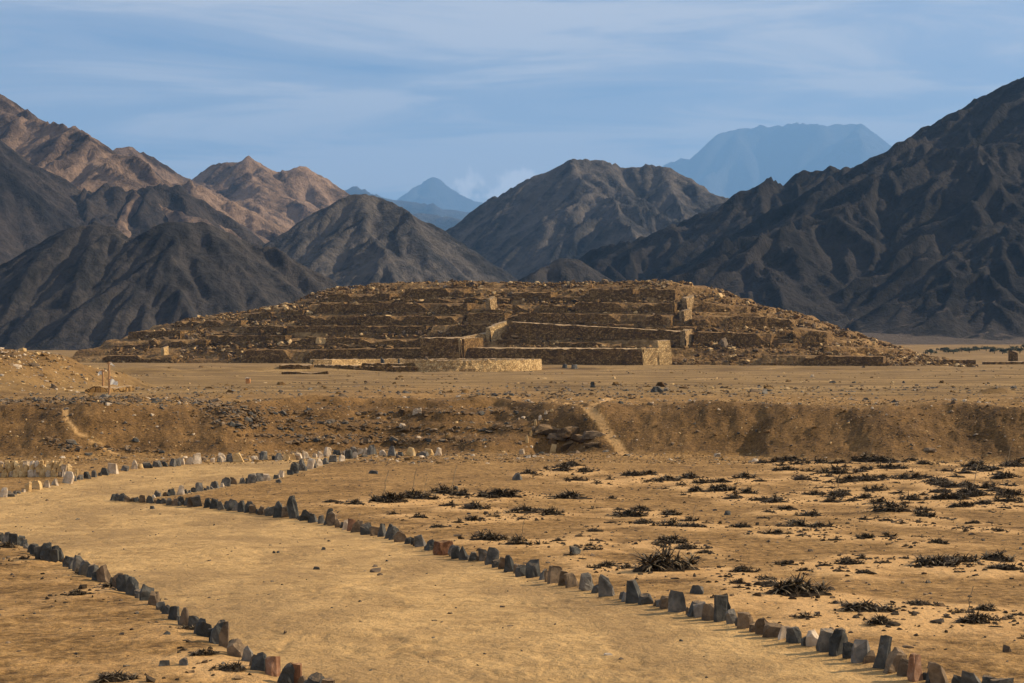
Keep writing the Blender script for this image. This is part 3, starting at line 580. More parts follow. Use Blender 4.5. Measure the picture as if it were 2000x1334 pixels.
def wall(l, r, nm='terrace', dl=0.0, dr=0.0, D=None, mat=MASON, top=TERR, fn=envelope, parent=pyr, off=OFF, seed=0, batter=.12, bk=(sT, cT), rough=.10, v=None, ruin=0.0):
    (xl, tl, bl), (xr, tr, br) = l, r
    ends = []
    for px, yt, yb, dd in ((xl, tl, bl, dl), (xr, tr, br, dr)):
        h = hit(px, yb, fn, 60, 460, 3000)
        if h is None: h = (pix_x(px, 340), 340, (HY - yb) / F * 340)
        Yw = h[1] + dd
        if v is not None:
            t_ = (px - CX) / F; u_ = (t_ * (OY + v * cT) - v * sT) / (cT + t_ * sT); Yw = OY - u_ * sT + v * cT + dd
        ends.append((pix_x(px, Yw), Yw, (HY - yb) / F * Yw, (HY - yt) / F * Yw))
    a, b = np.array(ends[0]), np.array(ends[1])
    Lw = math.hypot(b[0] - a[0], b[1] - a[1]); n = max(3, int(Lw / 0.55)); hh = max(a[3] - a[2], b[3] - b[2]); m_ = max(3, int(hh / 0.45))
    nx, ny = (b[1] - a[1]) / Lw, -(b[0] - a[0]) / Lw           # outward (towards the viewer)
    if D is None: D = min(12.0, hh / 0.34 + 1.5)
    rg = np.random.RandomState(seed + int(xl * 7 + bl))
    tt = np.linspace(0, 1, n + 1); L0 = a[None] + (b - a)[None] * tt[:, None]
    bow = 0.25 * fbm(tt * Lw / 7, tt * 0 + xl, 2, 5)
    topn = 0.36 * fbm(tt * Lw / 2.6, tt * 0 + bl, 4, 9) + rg.uniform(-.05, .05, n + 1)
    topn = topn - ruin * (hh + .5) * np.clip(fbm(tt * Lw / 9, tt * 0 + bl * 1.3, 3, 15) * 2.2 - .05, 0, .8)
    rowsV = []
    for j in range(m_ + 1):
        f = j / m_; zb = L0[:, 2] - 0.9; zt = L0[:, 3] + topn
        z = zb + (zt - zb) * f; o = -batter * f * hh + bow + rg.uniform(-rough, rough, n + 1)
        rowsV.append(np.stack([L0[:, 0] + nx * o, L0[:, 1] + ny * o, z], -1))
    kr = max(2, int(D / 1.3)); top0 = rowsV[-1]; topn0 = len(rowsV)
    for j in range(1, kr + 1):
        d = D * j / kr
        z = top0[:, 2] - topn * min(1, d / 1.5) + rg.uniform(-.08, .08, n + 1) + 0.02 * d
        rowsV.append(np.stack([top0[:, 0] + bk[0] * d, top0[:, 1] + bk[1] * d, z], -1))
    V = np.concatenate(rowsV); FQ = grid_faces(len(rowsV), n + 1)
    mi = (np.arange(len(FQ)) // n >= m_).astype(int)
    V = list(map(tuple, V)); FQ = [tuple(f) for f in FQ]; mi = list(mi)
    nc = n + 1
    for side in (0, n):                                        # end faces
        prev = None
        for j in range(m_, len(rowsV)):
            vt = j * nc + side; p = V[vt]
            zb = V[side][2]
            V.append((p[0], p[1], zb)); vb = len(V) - 1
            if prev:
                FQ.append((prev[0], vt, vb, prev[1]) if side else (vt, prev[0], prev[1], vb)); mi.append(0)
            prev = (vt, vb)
        fan = [k_ * nc + side for k_ in range(m_ + 1)]
    Va = np.array(V) - np.array(off)[None]
    me = mesh_np(nm, Va, FQ, [mat, top], False, mi)
    return link(nm, me, parent)
W_ = [
 # lower front, left to right
 ((470,684,717),(640,684,716)), ((636,683,712),(821,680,705)), ((820,660,703),(905,661,704)), ((912,680,704),(1257,682,709)),
 ((560,661,672),(706,660,671)), ((700,664,676),(822,662,674)), ((560,637,650),(832,637,650)), ((585,617,634),(900,618,634)), ((600,594,612),(912,592,613)),
 ((840,636,652),(962,634,652)), ((912,612,628),(985,612,628)), ((640,575,588),(760,573,588)), ((790,565,580),(905,563,580)),
 ((992,629,658),(1340,648,672)), ((1010,611,628),(1310,616,640)), ((1000,596,609),(1108,597,611)), ((1122,590,610),(1317,593,614)),
 ((1000,570,584),(1075,571,586)), ((1150,566,582),(1235,565,582)), ((1250,564,580),(1318,566,584)),
 ((1353,616,637),(1500,619,639)), ((1356,648,668),(1505,653,672)), ((1498,620,638),(1552,626,642)), ((1550,640,672),(1616,650,675)),
 ((1610,676,689),(1746,682,692)), ((1486,694,709),(1725,697,709)), ((1372,590,604),(1460,600,612)),
 # left flank
 ((200,695,704),(335,694,704)), ((290,664,676),(402,664,676)), ((250,648,657),(350,646,656)), ((454,638,652),(552,637,652)),
 ((400,655,667),(556,656,668)), ((340,628,636),(470,626,636)), ((470,612,622),(590,606,618)), ]
VL = {(470,684,717): 0, (636,683,712): .6, (820,660,703): -7, (912,680,704): -5, (1316,683,708): 1.5, (1486,694,709): .5, (200,695,704): 1, (335,686,703): .5}
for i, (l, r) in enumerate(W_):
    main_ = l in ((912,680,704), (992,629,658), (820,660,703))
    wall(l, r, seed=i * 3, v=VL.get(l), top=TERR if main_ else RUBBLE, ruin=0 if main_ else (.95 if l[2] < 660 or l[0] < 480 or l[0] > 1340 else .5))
_rw = random.Random(63); _sx = [p[0] for p in SKY_P]; _sy = [p[1] for p in SKY_P]
for yb in range(566, 704, 6):
    for _k in range(3):
        x0 = _rw.uniform(170, 1640); x1 = x0 + _rw.uniform(50, 190); hh = _rw.uniform(3.0, 6.0); dy = _rw.uniform(-2, 2)
        if max(np.interp(x0, _sx, _sy), np.interp(x1, _sx, _sy)) > yb - hh - 7: continue
        wall((x0, yb - hh, yb), (x1, yb - hh + dy, yb + dy), 'ruined_ledge', top=RUBBLE, ruin=.9, seed=yb + _k, D=4.0, dl=-.4, dr=-.4)
# stair flanks and wall ends turned towards the sun, sunlight painted into their masonry colour
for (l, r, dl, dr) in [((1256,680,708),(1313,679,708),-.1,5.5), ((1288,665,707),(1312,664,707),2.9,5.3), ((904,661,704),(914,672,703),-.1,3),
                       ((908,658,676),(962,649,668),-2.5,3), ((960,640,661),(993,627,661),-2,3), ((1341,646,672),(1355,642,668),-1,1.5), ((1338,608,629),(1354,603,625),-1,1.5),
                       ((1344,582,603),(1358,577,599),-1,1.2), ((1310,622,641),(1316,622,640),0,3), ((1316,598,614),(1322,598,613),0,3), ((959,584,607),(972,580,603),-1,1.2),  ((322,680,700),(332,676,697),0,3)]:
    wall(l, r, 'stair_wall', dl, dr, v={1256: -5, 1288: -5, 904: -7, 1762: .5}.get(l[0]), D=1.6, mat=MASON_SUN if l[2] > 655 and l[0] < 1330 else MASON_SUN_DIM, ruin=0 if l[2] > 655 else .4, bk=(-0.5, .8))

# ------------------------------------------------------------------ loose stones (mesh library)
def hull_stone(rng, sx, sy, sz, n=16, bev=.05, sink=.12, slab=0.0, taper=.35):
    bm = bmesh.new(); bmesh.ops.create_cube(bm, size=1)
    for v in bm.verts:
        f = 1 - taper * (v.co.z + .5) * rng.uniform(.5, 1.1); v.co.x *= f * rng.uniform(.85, 1.08); v.co.y *= f * rng.uniform(.8, 1.1); v.co.z *= rng.uniform(.86, 1.08)
    for k_ in range(rng.randint(8, 14)):
        up = rng.random() < .6
        d = Vector((rng.gauss(0, 1), rng.gauss(0, 1), abs(rng.gauss(0, 1.1)) if up else rng.gauss(0, .35)))
        if d.length < .1: continue
        d.normalize(); m_ = max(d.dot(v.co) for v in bm.verts)
        r = bmesh.ops.bisect_plane(bm, geom=bm.verts[:] + bm.edges[:] + bm.faces[:], plane_co=d * m_ * rng.uniform(.58, .92), plane_no=d, clear_outer=True)
        ed = [e for e in r['geom_cut'] if isinstance(e, bmesh.types.BMEdge)]
        if len(ed) > 2: bmesh.ops.edgeloop_fill(bm, edges=ed)
    zlo = min(v.co.z for v in bm.verts); zhi = max(v.co.z for v in bm.verts); xl = max(abs(v.co.x) for v in bm.verts) * 2; yl = max(abs(v.co.y) for v in bm.verts) * 2
    for v in bm.verts: v.co = Vector((v.co.x / xl * sx, v.co.y / yl * sy, ((v.co.z - zlo) / (zhi - zlo) * (1 + sink) - sink) * sz))
    bmesh.ops.dissolve_limit(bm, angle_limit=R(6), verts=bm.verts, edges=bm.edges)
    if bev: bmesh.ops.bevel(bm, geom=list(bm.edges), offset=1.8 * bev * min(sx, sy, sz), segments=1, affect='EDGES', clamp_overlap=True)
    bmesh.ops.triangulate(bm, faces=bm.faces); bmesh.ops.subdivide_edges(bm, edges=bm.edges, cuts=1, use_grid_fill=True)
    j = .014 * min(sx, sy, sz); ms = (sx + sy + sz) / 3; o_ = Vector((rng.uniform(0, 99), rng.uniform(0, 99), 0)); bm.normal_update()
    for v in bm.verts: v.co += v.normal * ms * (.085 * mnoise.noise(v.co / ms * 2.3 + o_) + .045 * mnoise.noise(v.co / ms * 6 + o_)) + Vector((rng.uniform(-j, j), rng.uniform(-j, j), rng.uniform(-j, j)))
    bmesh.ops.recalc_face_normals(bm, faces=bm.faces)
    return bm
def bm_mesh(name, bm, mat):
    me = bpy.data.meshes.new(name); bm.to_mesh(me); bm.free(); me.materials.append(mat); return me
MATN = {'dark': (ST_DARK, 'dark blue-grey'), 'grey': (ST_GREY, 'grey'), 'brown': (ST_BROWN, 'brown'), 'red': (ST_RED, 'rust-red'), 'pale': (ST_PALE, 'cream-coloured'), 'yellow': (ST_YEL, 'yellow'), 'umber': (ST_UMB, 'umber')}

def place_stone(name, px, py, wpx, hpx, kind, rng, label, group, cat='stone', thick=.6, rz=None, lean=0.0, fn=gzf, taper=.35, parent=None, sink=.14):
    h = hit(px, py, fn)
    if h is None: return None
    x, y, z = h; k = y / F
    me = bm_mesh(name, hull_stone(rng, wpx * k, max(.04, wpx * k * thick), hpx * k * 1.12, n=rng.randint(12, 20), taper=taper, sink=sink), MATN[kind][0])
    o = link(name, me, parent); o.location = (x, y, z - .01); o.rotation_euler = (lean * rng.uniform(-1, 1), lean * rng.uniform(-1.2, 1.2), rz if rz is not None else rng.uniform(-.6, .6))
    if parent is None: tag(o, label, cat, group)
    return o
def row_positions(pl, sizes, rng, gap=0.48):
    seg = [math.dist(a, b) for a, b in zip(pl[:-1], pl[1:])]; tot = sum(seg); s = 0; o = []
    while s < tot:
        d = s; i = 0
        while i < len(seg) - 1 and d > seg[i]: d -= seg[i]; i += 1
        f = d / seg[i]; x = pl[i][0] + (pl[i + 1][0] - pl[i][0]) * f; y = pl[i][1] + (pl[i + 1][1] - pl[i][1]) * f
        wd = float(np.interp(y, sizes[0], sizes[1])) * rng.choice((.5, .7, .85, .95, 1.05, 1.15)) * rng.uniform(.9, 1.1)
        o.append((x, y, wd)); s += wd * gap * rng.uniform(.85, 1.2)
    return o
SPECIAL_R = [(575, 1012, 24, 40, 'dark'), (545, 1009, 22, 28, 'dark'), (640, 1024, 16, 30, 'dark'), (1118, 1146, 30, 26, 'brown'), (1410, 1212, 40, 50, 'dark'), (1240, 1176, 34, 40, 'dark'), (1185, 1163, 34, 40, 'grey'),
             (1720, 1304, 30, 58, 'dark'), (1680, 1292, 40, 40, 'grey'), (1640, 1276, 40, 46, 'dark'), (1790, 1328, 36, 48, 'red'), (1835, 1338, 34, 46, 'brown'), (1895, 1352, 40, 40, 'grey'), (1590, 1260, 34, 26, 'pale'), (865, 1083, 44, 26, 'red')]
def stone_row(name, pl, sizes, palette, seed, what, group, hscale=(.7, 1.2), special=(), gap=.52):
    rng = random.Random(seed); pos = row_positions(pl, sizes, rng, gap)
    pos = [p for p in pos if -20 < p[0] < 2030 and p[1] < 1372]
    pos = [p for p in pos if not any(abs(p[0] - s[0]) < (s[2] + p[2]) * .17 for s in special)]
    items = [(p[0], p[1] + rng.uniform(-2, 2) * p[2] / 30, p[2], p[2] * rng.uniform(*hscale), rng.choices(list(palette), list(palette.values()))[0]) for p in pos] + [tuple(s) for s in special]
    items.sort(key=lambda q: q[0])
    for i, (x, y, wd, ht, k) in enumerate(items):
        shp = 'upright slab' if ht > wd * 1.15 else ('flat rock' if ht < wd * .8 else 'blocky rock')
        place_stone(name, x, y, wd, ht, k, rng, '%s %s, %s from left in %s' % (MATN[k][1], shp, ORD(i + 1), what), group, thick=rng.uniform(.35, .8), lean=.2, taper=rng.uniform(.1, .6))
SZ_R = ([975, 1000, 1060, 1130, 1190, 1280, 1350], [15, 18, 24, 29, 34, 39, 43])
stone_row('edging_stone', ROW_R, SZ_R, {'dark': 4.5, 'grey': 2.6, 'brown': 3.2, 'red': .12, 'pale': .3}, 41, 'the long right-hand path edging', 'stones edging the path on the right', (.6, 1.1), SPECIAL_R, .55)
stone_row('edging_stone', ROW_L, ([1050, 1100, 1200, 1330], [19, 23, 28, 34]), {'dark': 6, 'grey': 3, 'brown': 1.5}, 42, 'the lower left path edging', 'stones edging the path on the left', (.8, 1.3), [(530, 1318, 32, 34, 'red'), (572, 1336, 34, 40, 'red'), (437, 1262, 22, 46, 'brown')])
stone_row('edging_stone', ROW_U, ([893, 930, 972], [17, 17, 18]), {'dark': 2, 'grey': 3, 'pale': 3, 'brown': 1}, 43, 'the short row behind the path bend', 'stones edging the far side of the bend', (.6, 1.1), [(574, 925, 20, 22, 'dark'), (592, 919, 16, 22, 'grey'), (606, 916, 15, 20, 'pale')], .78)
stone_row('edging_stone', ROW_F, ([888, 930, 970], [17, 18, 21]), {'pale': 4, 'grey': 3, 'dark': 2, 'yellow': 1.5}, 44, 'the farthest row below the bank', 'stones along the far edge of the path', (.55, 1.05), [(132, 944, 24, 22, 'pale'), (262, 916, 13, 16, 'pale'), (348, 910, 12, 14, 'grey'), (717, 888, 12, 13, 'pale')], .95)

# single rocks out on the field
rs = random.Random(77)
for (px, py, wd, ht, k, lb) in [
    (1010,937,20,12,'grey','pale-sided grey rock alone on the crusted ground right of centre'), (1125,1081,26,16,'dark','dark wedge rock beside a tuft above the right edging'), (1360,1160,28,16,'dark','dark wedge rock just behind the right edging stones'),
    (1421,1006,14,9,'dark','small dark wedge rock on open sand among the tufts'), (320,1300,24,12,'dark','dark flat rock at the lower left beside a smaller one'), (360,1298,26,14,'grey','grey flat rock left of the lower left edging'),
    (730,925,22,7,'dark','flat dark rock on the slope behind the path bend'), (545,943,12,7,'grey','small grey rock just right of the short stone row'), (1020,887,13,9,'pale','cream rock at the foot of the bank left of the hollow'), (1402,892,14,7,'pale','pale flat rock at the foot of the bank right of the trail'),
    (890,957,9,8,'dark','little dark rock behind the middle tufts'), (815,808,20,10,'pale','pale flat slab high on the bank left of centre'), (826,890,30,9,'grey','long grey slab at the right end of the farthest row'), (298,994,10,7,'dark','little dark stone on the path below the bend'), (535,1080,7,5,'dark','left one of two little dark stones on the path'), (543,1080,7,5,'dark','right one of two little dark stones on the path'),
    (632,1074,9,6,'dark','lone little dark stone in the middle of the path'), (1188,1279,18,5,'pale','flat pale stone on the path near the bottom'), (1330,1252,10,5,'dark','little dark stone on the path right of the bottom middle'), (18,970,22,10,'dark','low dark boulder at the left end of the farthest row')]:
    place_stone('rock', px, py, wd, ht, k, rs, lb, 'single rocks on the sand', 'rock', lean=.2)
# boulders on the plain and the pyramid foot
for (px, py, wd, ht, k, lb) in [(1695,712,16,8,'dark','dark domed boulder at the right foot of the pyramid'), (1103,719,10,8,'dark','dark boulder right of the round wall'), (1122,720,14,7,'grey','grey boulder pair-mate right of the round wall'), (1586,737,7,5,'pale','small pale boulder on the right of the plain'),
    (1282,766,26,11,'dark','low dark heap of stone on the middle plain'), (1158,757,10,11,'dark','small dark upright stone on the middle plain'), (1625,748,14,4,'dark','flat dark stone on the right of the plain'), (1668,748,10,3,'dark','small flat dark stone on the right of the plain'), (1765,748,6,4,'dark','tiny dark stone on the far right of the plain'),
    (626,671,22,10,'yellow','lit heap of yellow rubble on the left terraces'), (1300,764,12,6,'grey','grey stone beside the low dark heap')]:
    place_stone('boulder', px, py, wd, ht, k, rs, lb, 'boulders on the plain', 'boulder', fn=(envelope if py < 700 else gzf), lean=.1)

# ------------------------------------------------------------------ rock outcrop in the hollow of the bank
ro = random.Random(5)
oc = empty('rock_outcrop', hit(1110, 880, gzf)); tag(oc, 'dark broken rock outcrop in the hollow beside the trail', 'outcrop')
for (px, py, wd, ht, k) in [(1078,836,66,7,'umber'), (1120,838,70,8,'umber'), (1160,848,50,9,'brown'), (1096,850,56,7,'brown'), (1140,856,52,8,'umber'), (1082,866,24,14,'umber'), (1112,868,36,8,'umber'), (1160,868,40,9,'umber'), (1078,884,13,20,'yellow'), (1120,884,40,6,'umber'), (1132,862,11,11,'yellow'), (1184,881,22,7,'grey'), (1060,846,22,9,'umber')]:
    o = place_stone('rock', px, py, wd, ht, k, ro, None, None, thick=.6, lean=.3, parent=oc, sink=.5)
    if o: o.location = o.location - oc.location - Vector((0, 0, .09))
wl = empty('stone_lining', hit(1040, 862)); tag(wl, 'curved line of small sunlit stones on the left lip of the hollow', 'stone line')
for (px, py, wd, ht) in [(1029,864,7,13),(1037,852,6,10),(1042,842,8,9),(1046,830,6,10),(1055,820,7,8),(1066,809,6,6),(1078,804,7,5),(1016,868,8,6)]:
    o = place_stone('stone', px, py, wd, ht, ro.choice(('yellow', 'pale', 'brown')), ro, None, None, thick=.8, parent=wl)
    if o: o.location = o.location - wl.location

# ------------------------------------------------------------------ yellow stone wall at the left
yw = empty('stone_wall', hit(80, 930)); tag(yw, 'low wall of yellow stones at the left edge below the bank', 'wall')
ry = random.Random(8)
for row, (y0, hgt) in enumerate(((931, 13), (921, 13), (912, 11))):
    x = -12 + row * 4
    while x < (158 if row == 0 else 150 - row * 14):
        wd = ry.uniform(8, 14)
        hh = hit(x, 931, gzf); Yw = hh[1] + row * .05; k = Yw / F
        me = bm_mesh('stone', hull_stone(ry, wd * k * 1.05, .26, hgt * k * 1.1, n=16, taper=.12, sink=.1, bev=.06), ST_YEL if ry.random() < .75 else ST_PALE)
        o = link('stone', me, yw); o.location = Vector((pix_x(x, Yw), Yw, (HY - y0) / F * Yw)) - yw.location; o.rotation_euler = (0, ry.uniform(-.05, .05), ry.uniform(.15, .5))
        x += wd * .93
# ------------------------------------------------------------------ round sunken court in front of the pyramid
CXc, CYc, RO = pix_x(832, 287), 287.0, 19.5
rc = empty('round_court', (CXc, CYc, -3.6)); tag(rc, 'low round sunken court with a curved sunlit wall before the pyramid', 'court')
def ring(nm, a0, a1, r0, r1, z0, z1, mat, top, seed, lip=.13):
    n = max(6, int((a1 - a0) * r1 / .5)); rg = np.random.RandomState(seed); V = []; m_ = 5
    aa = np.linspace(a0, a1, n + 1); rows = []
    for j in range(m_ + 1):
        f = j / m_; rr = r1 - .12 * f + rg.uniform(-.11, .11, n + 1); zf = z0 + (z1 - z0) * f + (rg.uniform(-lip, lip, n + 1) + .10 * fbm(aa * r1 / 2, aa * 0, 3, seed) if j == m_ else 0)
        rows.append(np.stack([np.cos(aa) * rr, np.sin(aa) * rr, zf + 0 * aa], -1))
    for f in (.5, 1): rows.append(np.stack([np.cos(aa) * (r1 + (r0 - r1) * f), np.sin(aa) * (r1 + (r0 - r1) * f), z1 + rg.uniform(-.05, .05, n + 1)], -1))
    rows.append(np.stack([np.cos(aa) * r0, np.sin(aa) * r0, z0 + 0 * aa], -1))
    FQ = grid_faces(len(rows), n + 1); mi = (np.arange(len(FQ)) // n); mi = np.where((mi >= m_) & (mi < m_ + 2), 1, 0); nc_ = n + 1; L_ = len(rows) - 1; cap = []
    for sd_ in (0, n):
        for j in range(m_ + 1):
            q_ = (j * nc_ + sd_, min(j + 1, m_) * nc_ + sd_, L_ * nc_ + sd_, L_ * nc_ + sd_)
        cap.append((sd_, m_ * nc_ + sd_, (L_ - 1) * nc_ + sd_, L_ * nc_ + sd_))
    FQ = np.concatenate([FQ, np.array(cap)]); mi = np.concatenate([mi, [0, 0]])
    me = mesh_np(nm, np.concatenate(rows), FQ, [mat, top], False, mi); return link(nm, me, rc)
zt = 1.72
ring('ring_wall', R(-92), R(62), 16.2, RO, -.6, zt, MASON_SUN, TERR, 1)
ring('ring_wall', R(60), R(200), 16.2, RO, -.6, zt - .05, MASON_SUN, TERR, 2)
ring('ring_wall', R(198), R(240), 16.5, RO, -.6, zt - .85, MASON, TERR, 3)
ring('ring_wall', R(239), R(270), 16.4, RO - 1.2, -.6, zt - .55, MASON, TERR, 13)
ring('stair_ledge', R(-118), R(-91), 17.5, RO + .6, -.6, 0.75, MASON, TERR, 4)
ring('stair_ledge', R(236), R(244), 18, RO + .4, -.6, .45, MASON, TERR, 6)
ring('court_floor', R(0), R(359.9), .4, 16.4, -.8, .35, MASON, TERR, 5)
rm = random.Random(19)
for (px, py, wd, ht, k, lb) in [(747,713,9,10,'dark','dark upright stone standing left in the round court'), (779,713,5,6,'dark','small dark upright stone in the round court'), (832,711,11,9,'brown','brown upright stone with a lit side on the round court rim')]:
    Yw = 287 - 14; k_ = Yw / F
    me = bm_mesh('standing_stone', hull_stone(rm, wd * k_, wd * k_ * .7, (ht + 6) * k_, n=18, taper=.3, sink=.4), MATN[k][0])
    o = link('standing_stone', me); o.location = (pix_x(px, Yw), Yw, (HY - py) / F * Yw); tag(o, lb, 'standing stone', 'standing stones of the round court')
# low kerb walls left of the court
def plain_wall(nm, l, r, label, cat, D=1.0, mat=MASON, top=TERR, dl=0, dr=0):
    e = empty(nm, (0, 0, 0)); tag(e, label, cat)
    h = hit(l[0], l[2], gzf, 60, 460, 3000); e.location = h
    wall(l, r, 'masonry', dl, dr, D, mat, top, gzf, e, Vector(h), bk=(0, 1)); return e
plain_wall('low_wall', (545,713,721), (606,713,721), 'pale low kerb running into the left of the round court', 'low wall', 5)
plain_wall('low_wall', (550,727,731), (640,727,731), 'thin dark kerb on the plain below the round court', 'low wall', 1.2)
plain_wall('low_wall', (168,759,768), (241,757,766), 'flat-topped low platform under the flag posts', 'platform', 3)
plain_wall('low_wall', (1830,702,712), (1906,703,712), 'low dark wall at the far right of the plain', 'low wall', 2)
plain_wall('low_wall', (1924,707,712), (2040,706,711), 'low wall with pale edge at the right border', 'low wall', 2)
plain_wall('wall_stump', (1970,683,709), (1986,690,709), 'narrow broken wall stump at the right border', 'wall stump', 1.2)

# ------------------------------------------------------------------ flag posts and marker
def tube(bm, p, q, r0, r1, n=7):
    p, q = Vector(p), Vector(q); d = (q - p).normalized(); a = d.orthogonal().normalized(); b = d.cross(a); vv = []
    for c, r in ((p, r0), (q, r1)): vv.append([bm.verts.new(c + (a * math.cos(i * 2 * math.pi / n) + b * math.sin(i * 2 * math.pi / n)) * r) for i in range(n)])
    for i in range(n): bm.faces.new((vv[0][i], vv[0][(i + 1) % n], vv[1][(i + 1) % n], vv[1][i]))
    bm.faces.new(vv[1]); bm.faces.new(vv[0][::-1])
def flag_post(px, yb, yt, side, fw, fh, fy, label):
    h = hit(px, yb, gzf); k = h[1] / F
    e = empty('flag_post', h); tag(e, label, 'flag post', 'posts with white cloths on the left of the plain')
    bm = bmesh.new(); tube(bm, (0, 0, -.2), (.02, 0, (yb - yt) * k * .5), .075, .07); tube(bm, (.02, 0, (yb - yt) * k * .5), (-.02, .01, (yb - yt) * k), .07, .06)
    link('post', bm_mesh('post', bm, WOOD), e)
    bm = bmesh.new(); tube(bm, (-.16, 0, (yb - yt) * k * .93), (.16, 0, (yb - yt) * k * .95), .03, .03); link('cross_bar', bm_mesh('cross_bar', bm, WOOD), e)
    nx_, nz_ = 10, 8; xs = np.linspace(0, 1, nx_ + 1); zs = np.linspace(0, 1, nz_ + 1); XX, ZZ = np.meshgrid(xs, zs)
    X = side * (.05 + XX * fw * k); Z = (yb - fy) * k - ZZ * fh * k * (1 - .45 * XX) - XX * .12 + .05 * np.sin(XX * 5)
    Yv = .09 * np.sin(XX * 7 + ZZ * 2.3) * (.3 + XX)
    V = np.stack([X, Yv, Z], -1).reshape(-1, 3)
    link('cloth', mesh_np('cloth', V, grid_faces(nz_ + 1, nx_ + 1), CLOTH, True), e)
flag_post(201, 757, 722, -1, 9, 9, 724, 'wooden post with a small bright cloth knotted on its left side')
flag_post(213, 750, 707, 1, 8, 5, 708, 'tallest thin post with a small pale pennant at its top')
flag_post(213, 770, 738, 1, 15, 13, 740, 'front post with the widest pale cloth spread to its right')
h = hit(484, 749, gzf); k = h[1] / F
mk = empty('marker_block', h); tag(mk, 'small orange block marker on the left of the plain', 'marker')
bm = hull_stone(random.Random(3), 10 * k, 8 * k, 11 * k, n=26, taper=.05, sink=.05); link('block', bm_mesh('block', bm, ADOBE), mk)
bm = hull_stone(random.Random(4), 11 * k, 9 * k, 2.4 * k, n=22, taper=.1, sink=.05); o = link('cap', bm_mesh('cap', bm, ST_PALE), mk); o.location = (0, 0, 9.6 * k)

# ------------------------------------------------------------------ dry spiky tufts
def tuft_mesh(seed, nros, lush):
    rng = random.Random(seed); V = []; Fc = []; mi = []
    arms = [(rng.uniform(0, 2 * math.pi), rng.uniform(.5, 1)) for _ in range(3)]
    for r_ in range(nros):
        if nros < 4: a, q = rng.uniform(0, 6.28), (rng.uniform(.2, .7) if r_ else 0)
        else: a, q = arms[r_ % 3]; a += rng.uniform(-.5, .5); q = q * rng.uniform(.1, 1.1)
        cx, cy = math.cos(a) * q * .46, math.sin(a) * q * .38; cz = .10 * max(0, 1 - q) + .015
        small = rng.uniform(.65, 1.15); bare = rng.random() < .25
        for b_ in range(rng.randint(22, 32)):
            az = rng.uniform(0, 2 * math.pi); el = rng.uniform(.0, 1.15) ** 1.3 * (.35 if bare else 1); L = rng.uniform(.10, .24) * lush * small * (1.15 - .35 * q); wd = rng.uniform(.008, .018)
            dx, dy = math.cos(az), math.sin(az); px_, py_ = -dy, dx
            base = len(V)
            x, y, z = cx + rng.uniform(-.03, .03), cy + rng.uniform(-.03, .03), cz; e = el
            for s_ in range(4):
                ww = wd * (1, .9, .6, .08)[s_]
                V.append((x + px_ * ww, y + py_ * ww, z)); V.append((x - px_ * ww, y - py_ * ww, z + .3 * ww))
                st = L / 3; x += dx * math.cos(e) * st; y += dy * math.cos(e) * st; z += math.sin(e) * st; e -= rng.uniform(.1, .55)
                z = max(z, .006)
            pale = 1 if rng.random() < .2 else 0
            for s_ in range(3):
                i = base + s_ * 2; Fc.append((i, i + 1, i + 3, i + 2)); mi.append(pale)
    return mesh_np('leaves', V, Fc, [LEAF_D, LEAF_P], False, mi)
def mat_mesh(seed):
    rng = np.random.RandomState(seed); nr, na = 8, 22; V = []; 
    aa = np.linspace(0, 2 * np.pi, na, endpoint=False)
    for i in range(nr + 1):
        q = i / nr; rad = .8 + .75 * fbm(np.cos(aa) * 1.9 + seed, np.sin(aa) * 1.9, 4, seed, .65)
        z = .075 * (1 - q ** 1.3) * (1 + .8 * fbm(np.cos(aa) * q * 4 + seed, np.sin(aa) * q * 4, 2, seed + 5)) + rng.uniform(-.02, .03, na) * (1 if i < nr else 0) - (.03 if i == nr else 0)
        V.append(np.stack([np.cos(aa) * q * .45 * rad, np.sin(aa) * q * .33 * rad, z], -1))
    V = np.concatenate(V); FQ = []
    for i in range(nr):
        for j in range(na): FQ.append((i * na + j, i * na + (j + 1) % na, (i + 1) * na + (j + 1) % na, (i + 1) * na + j))
    return mesh_np('dead_leaf_mat', V, FQ, MAT_D, False)
TV = [tuft_mesh(100 + i, 4 + 2 * i, 1.15 + .05 * (i % 3)) for i in range(8)]
TS = [tuft_mesh(200 + i, 1 + i % 2, 1.75) for i in range(5)]
MV = [mat_mesh(300 + i) for i in range(6)]
def stalk_mesh(seed):
    rng = random.Random(seed); bm = bmesh.new(); p = Vector((0, 0, 0.03))
    for i in range(4):
        q = p + Vector((rng.uniform(-.02, .06), rng.uniform(-.03, .03), .10)); tube(bm, p, q, .008, .007, 5); p = q
    return bm_mesh('flower_stalk', bm, LEAF_P)
SV = [stalk_mesh(i) for i in range(3)]
rt = random.Random(99)
def zone_of(px, py):
    if py > 1040 and px < 620: return 'beside the lower left edging'
    if px < 1000: return 'on the sand behind the path bend'
    if py < 915: return 'at the foot of the right bank'
    if py < 955: return 'in the far band of the right field'
    if py < 1000: return 'in the middle-far band of the right field'
    if py < 1060: return 'in the middle band of the right field'
    if py < 1135: return 'in the near-middle band of the right field'
    return 'in the nearest band behind the right edging'
zones = {}
for tpt in TP: zones.setdefault(zone_of(tpt[4], tpt[5]), []).append(tpt)
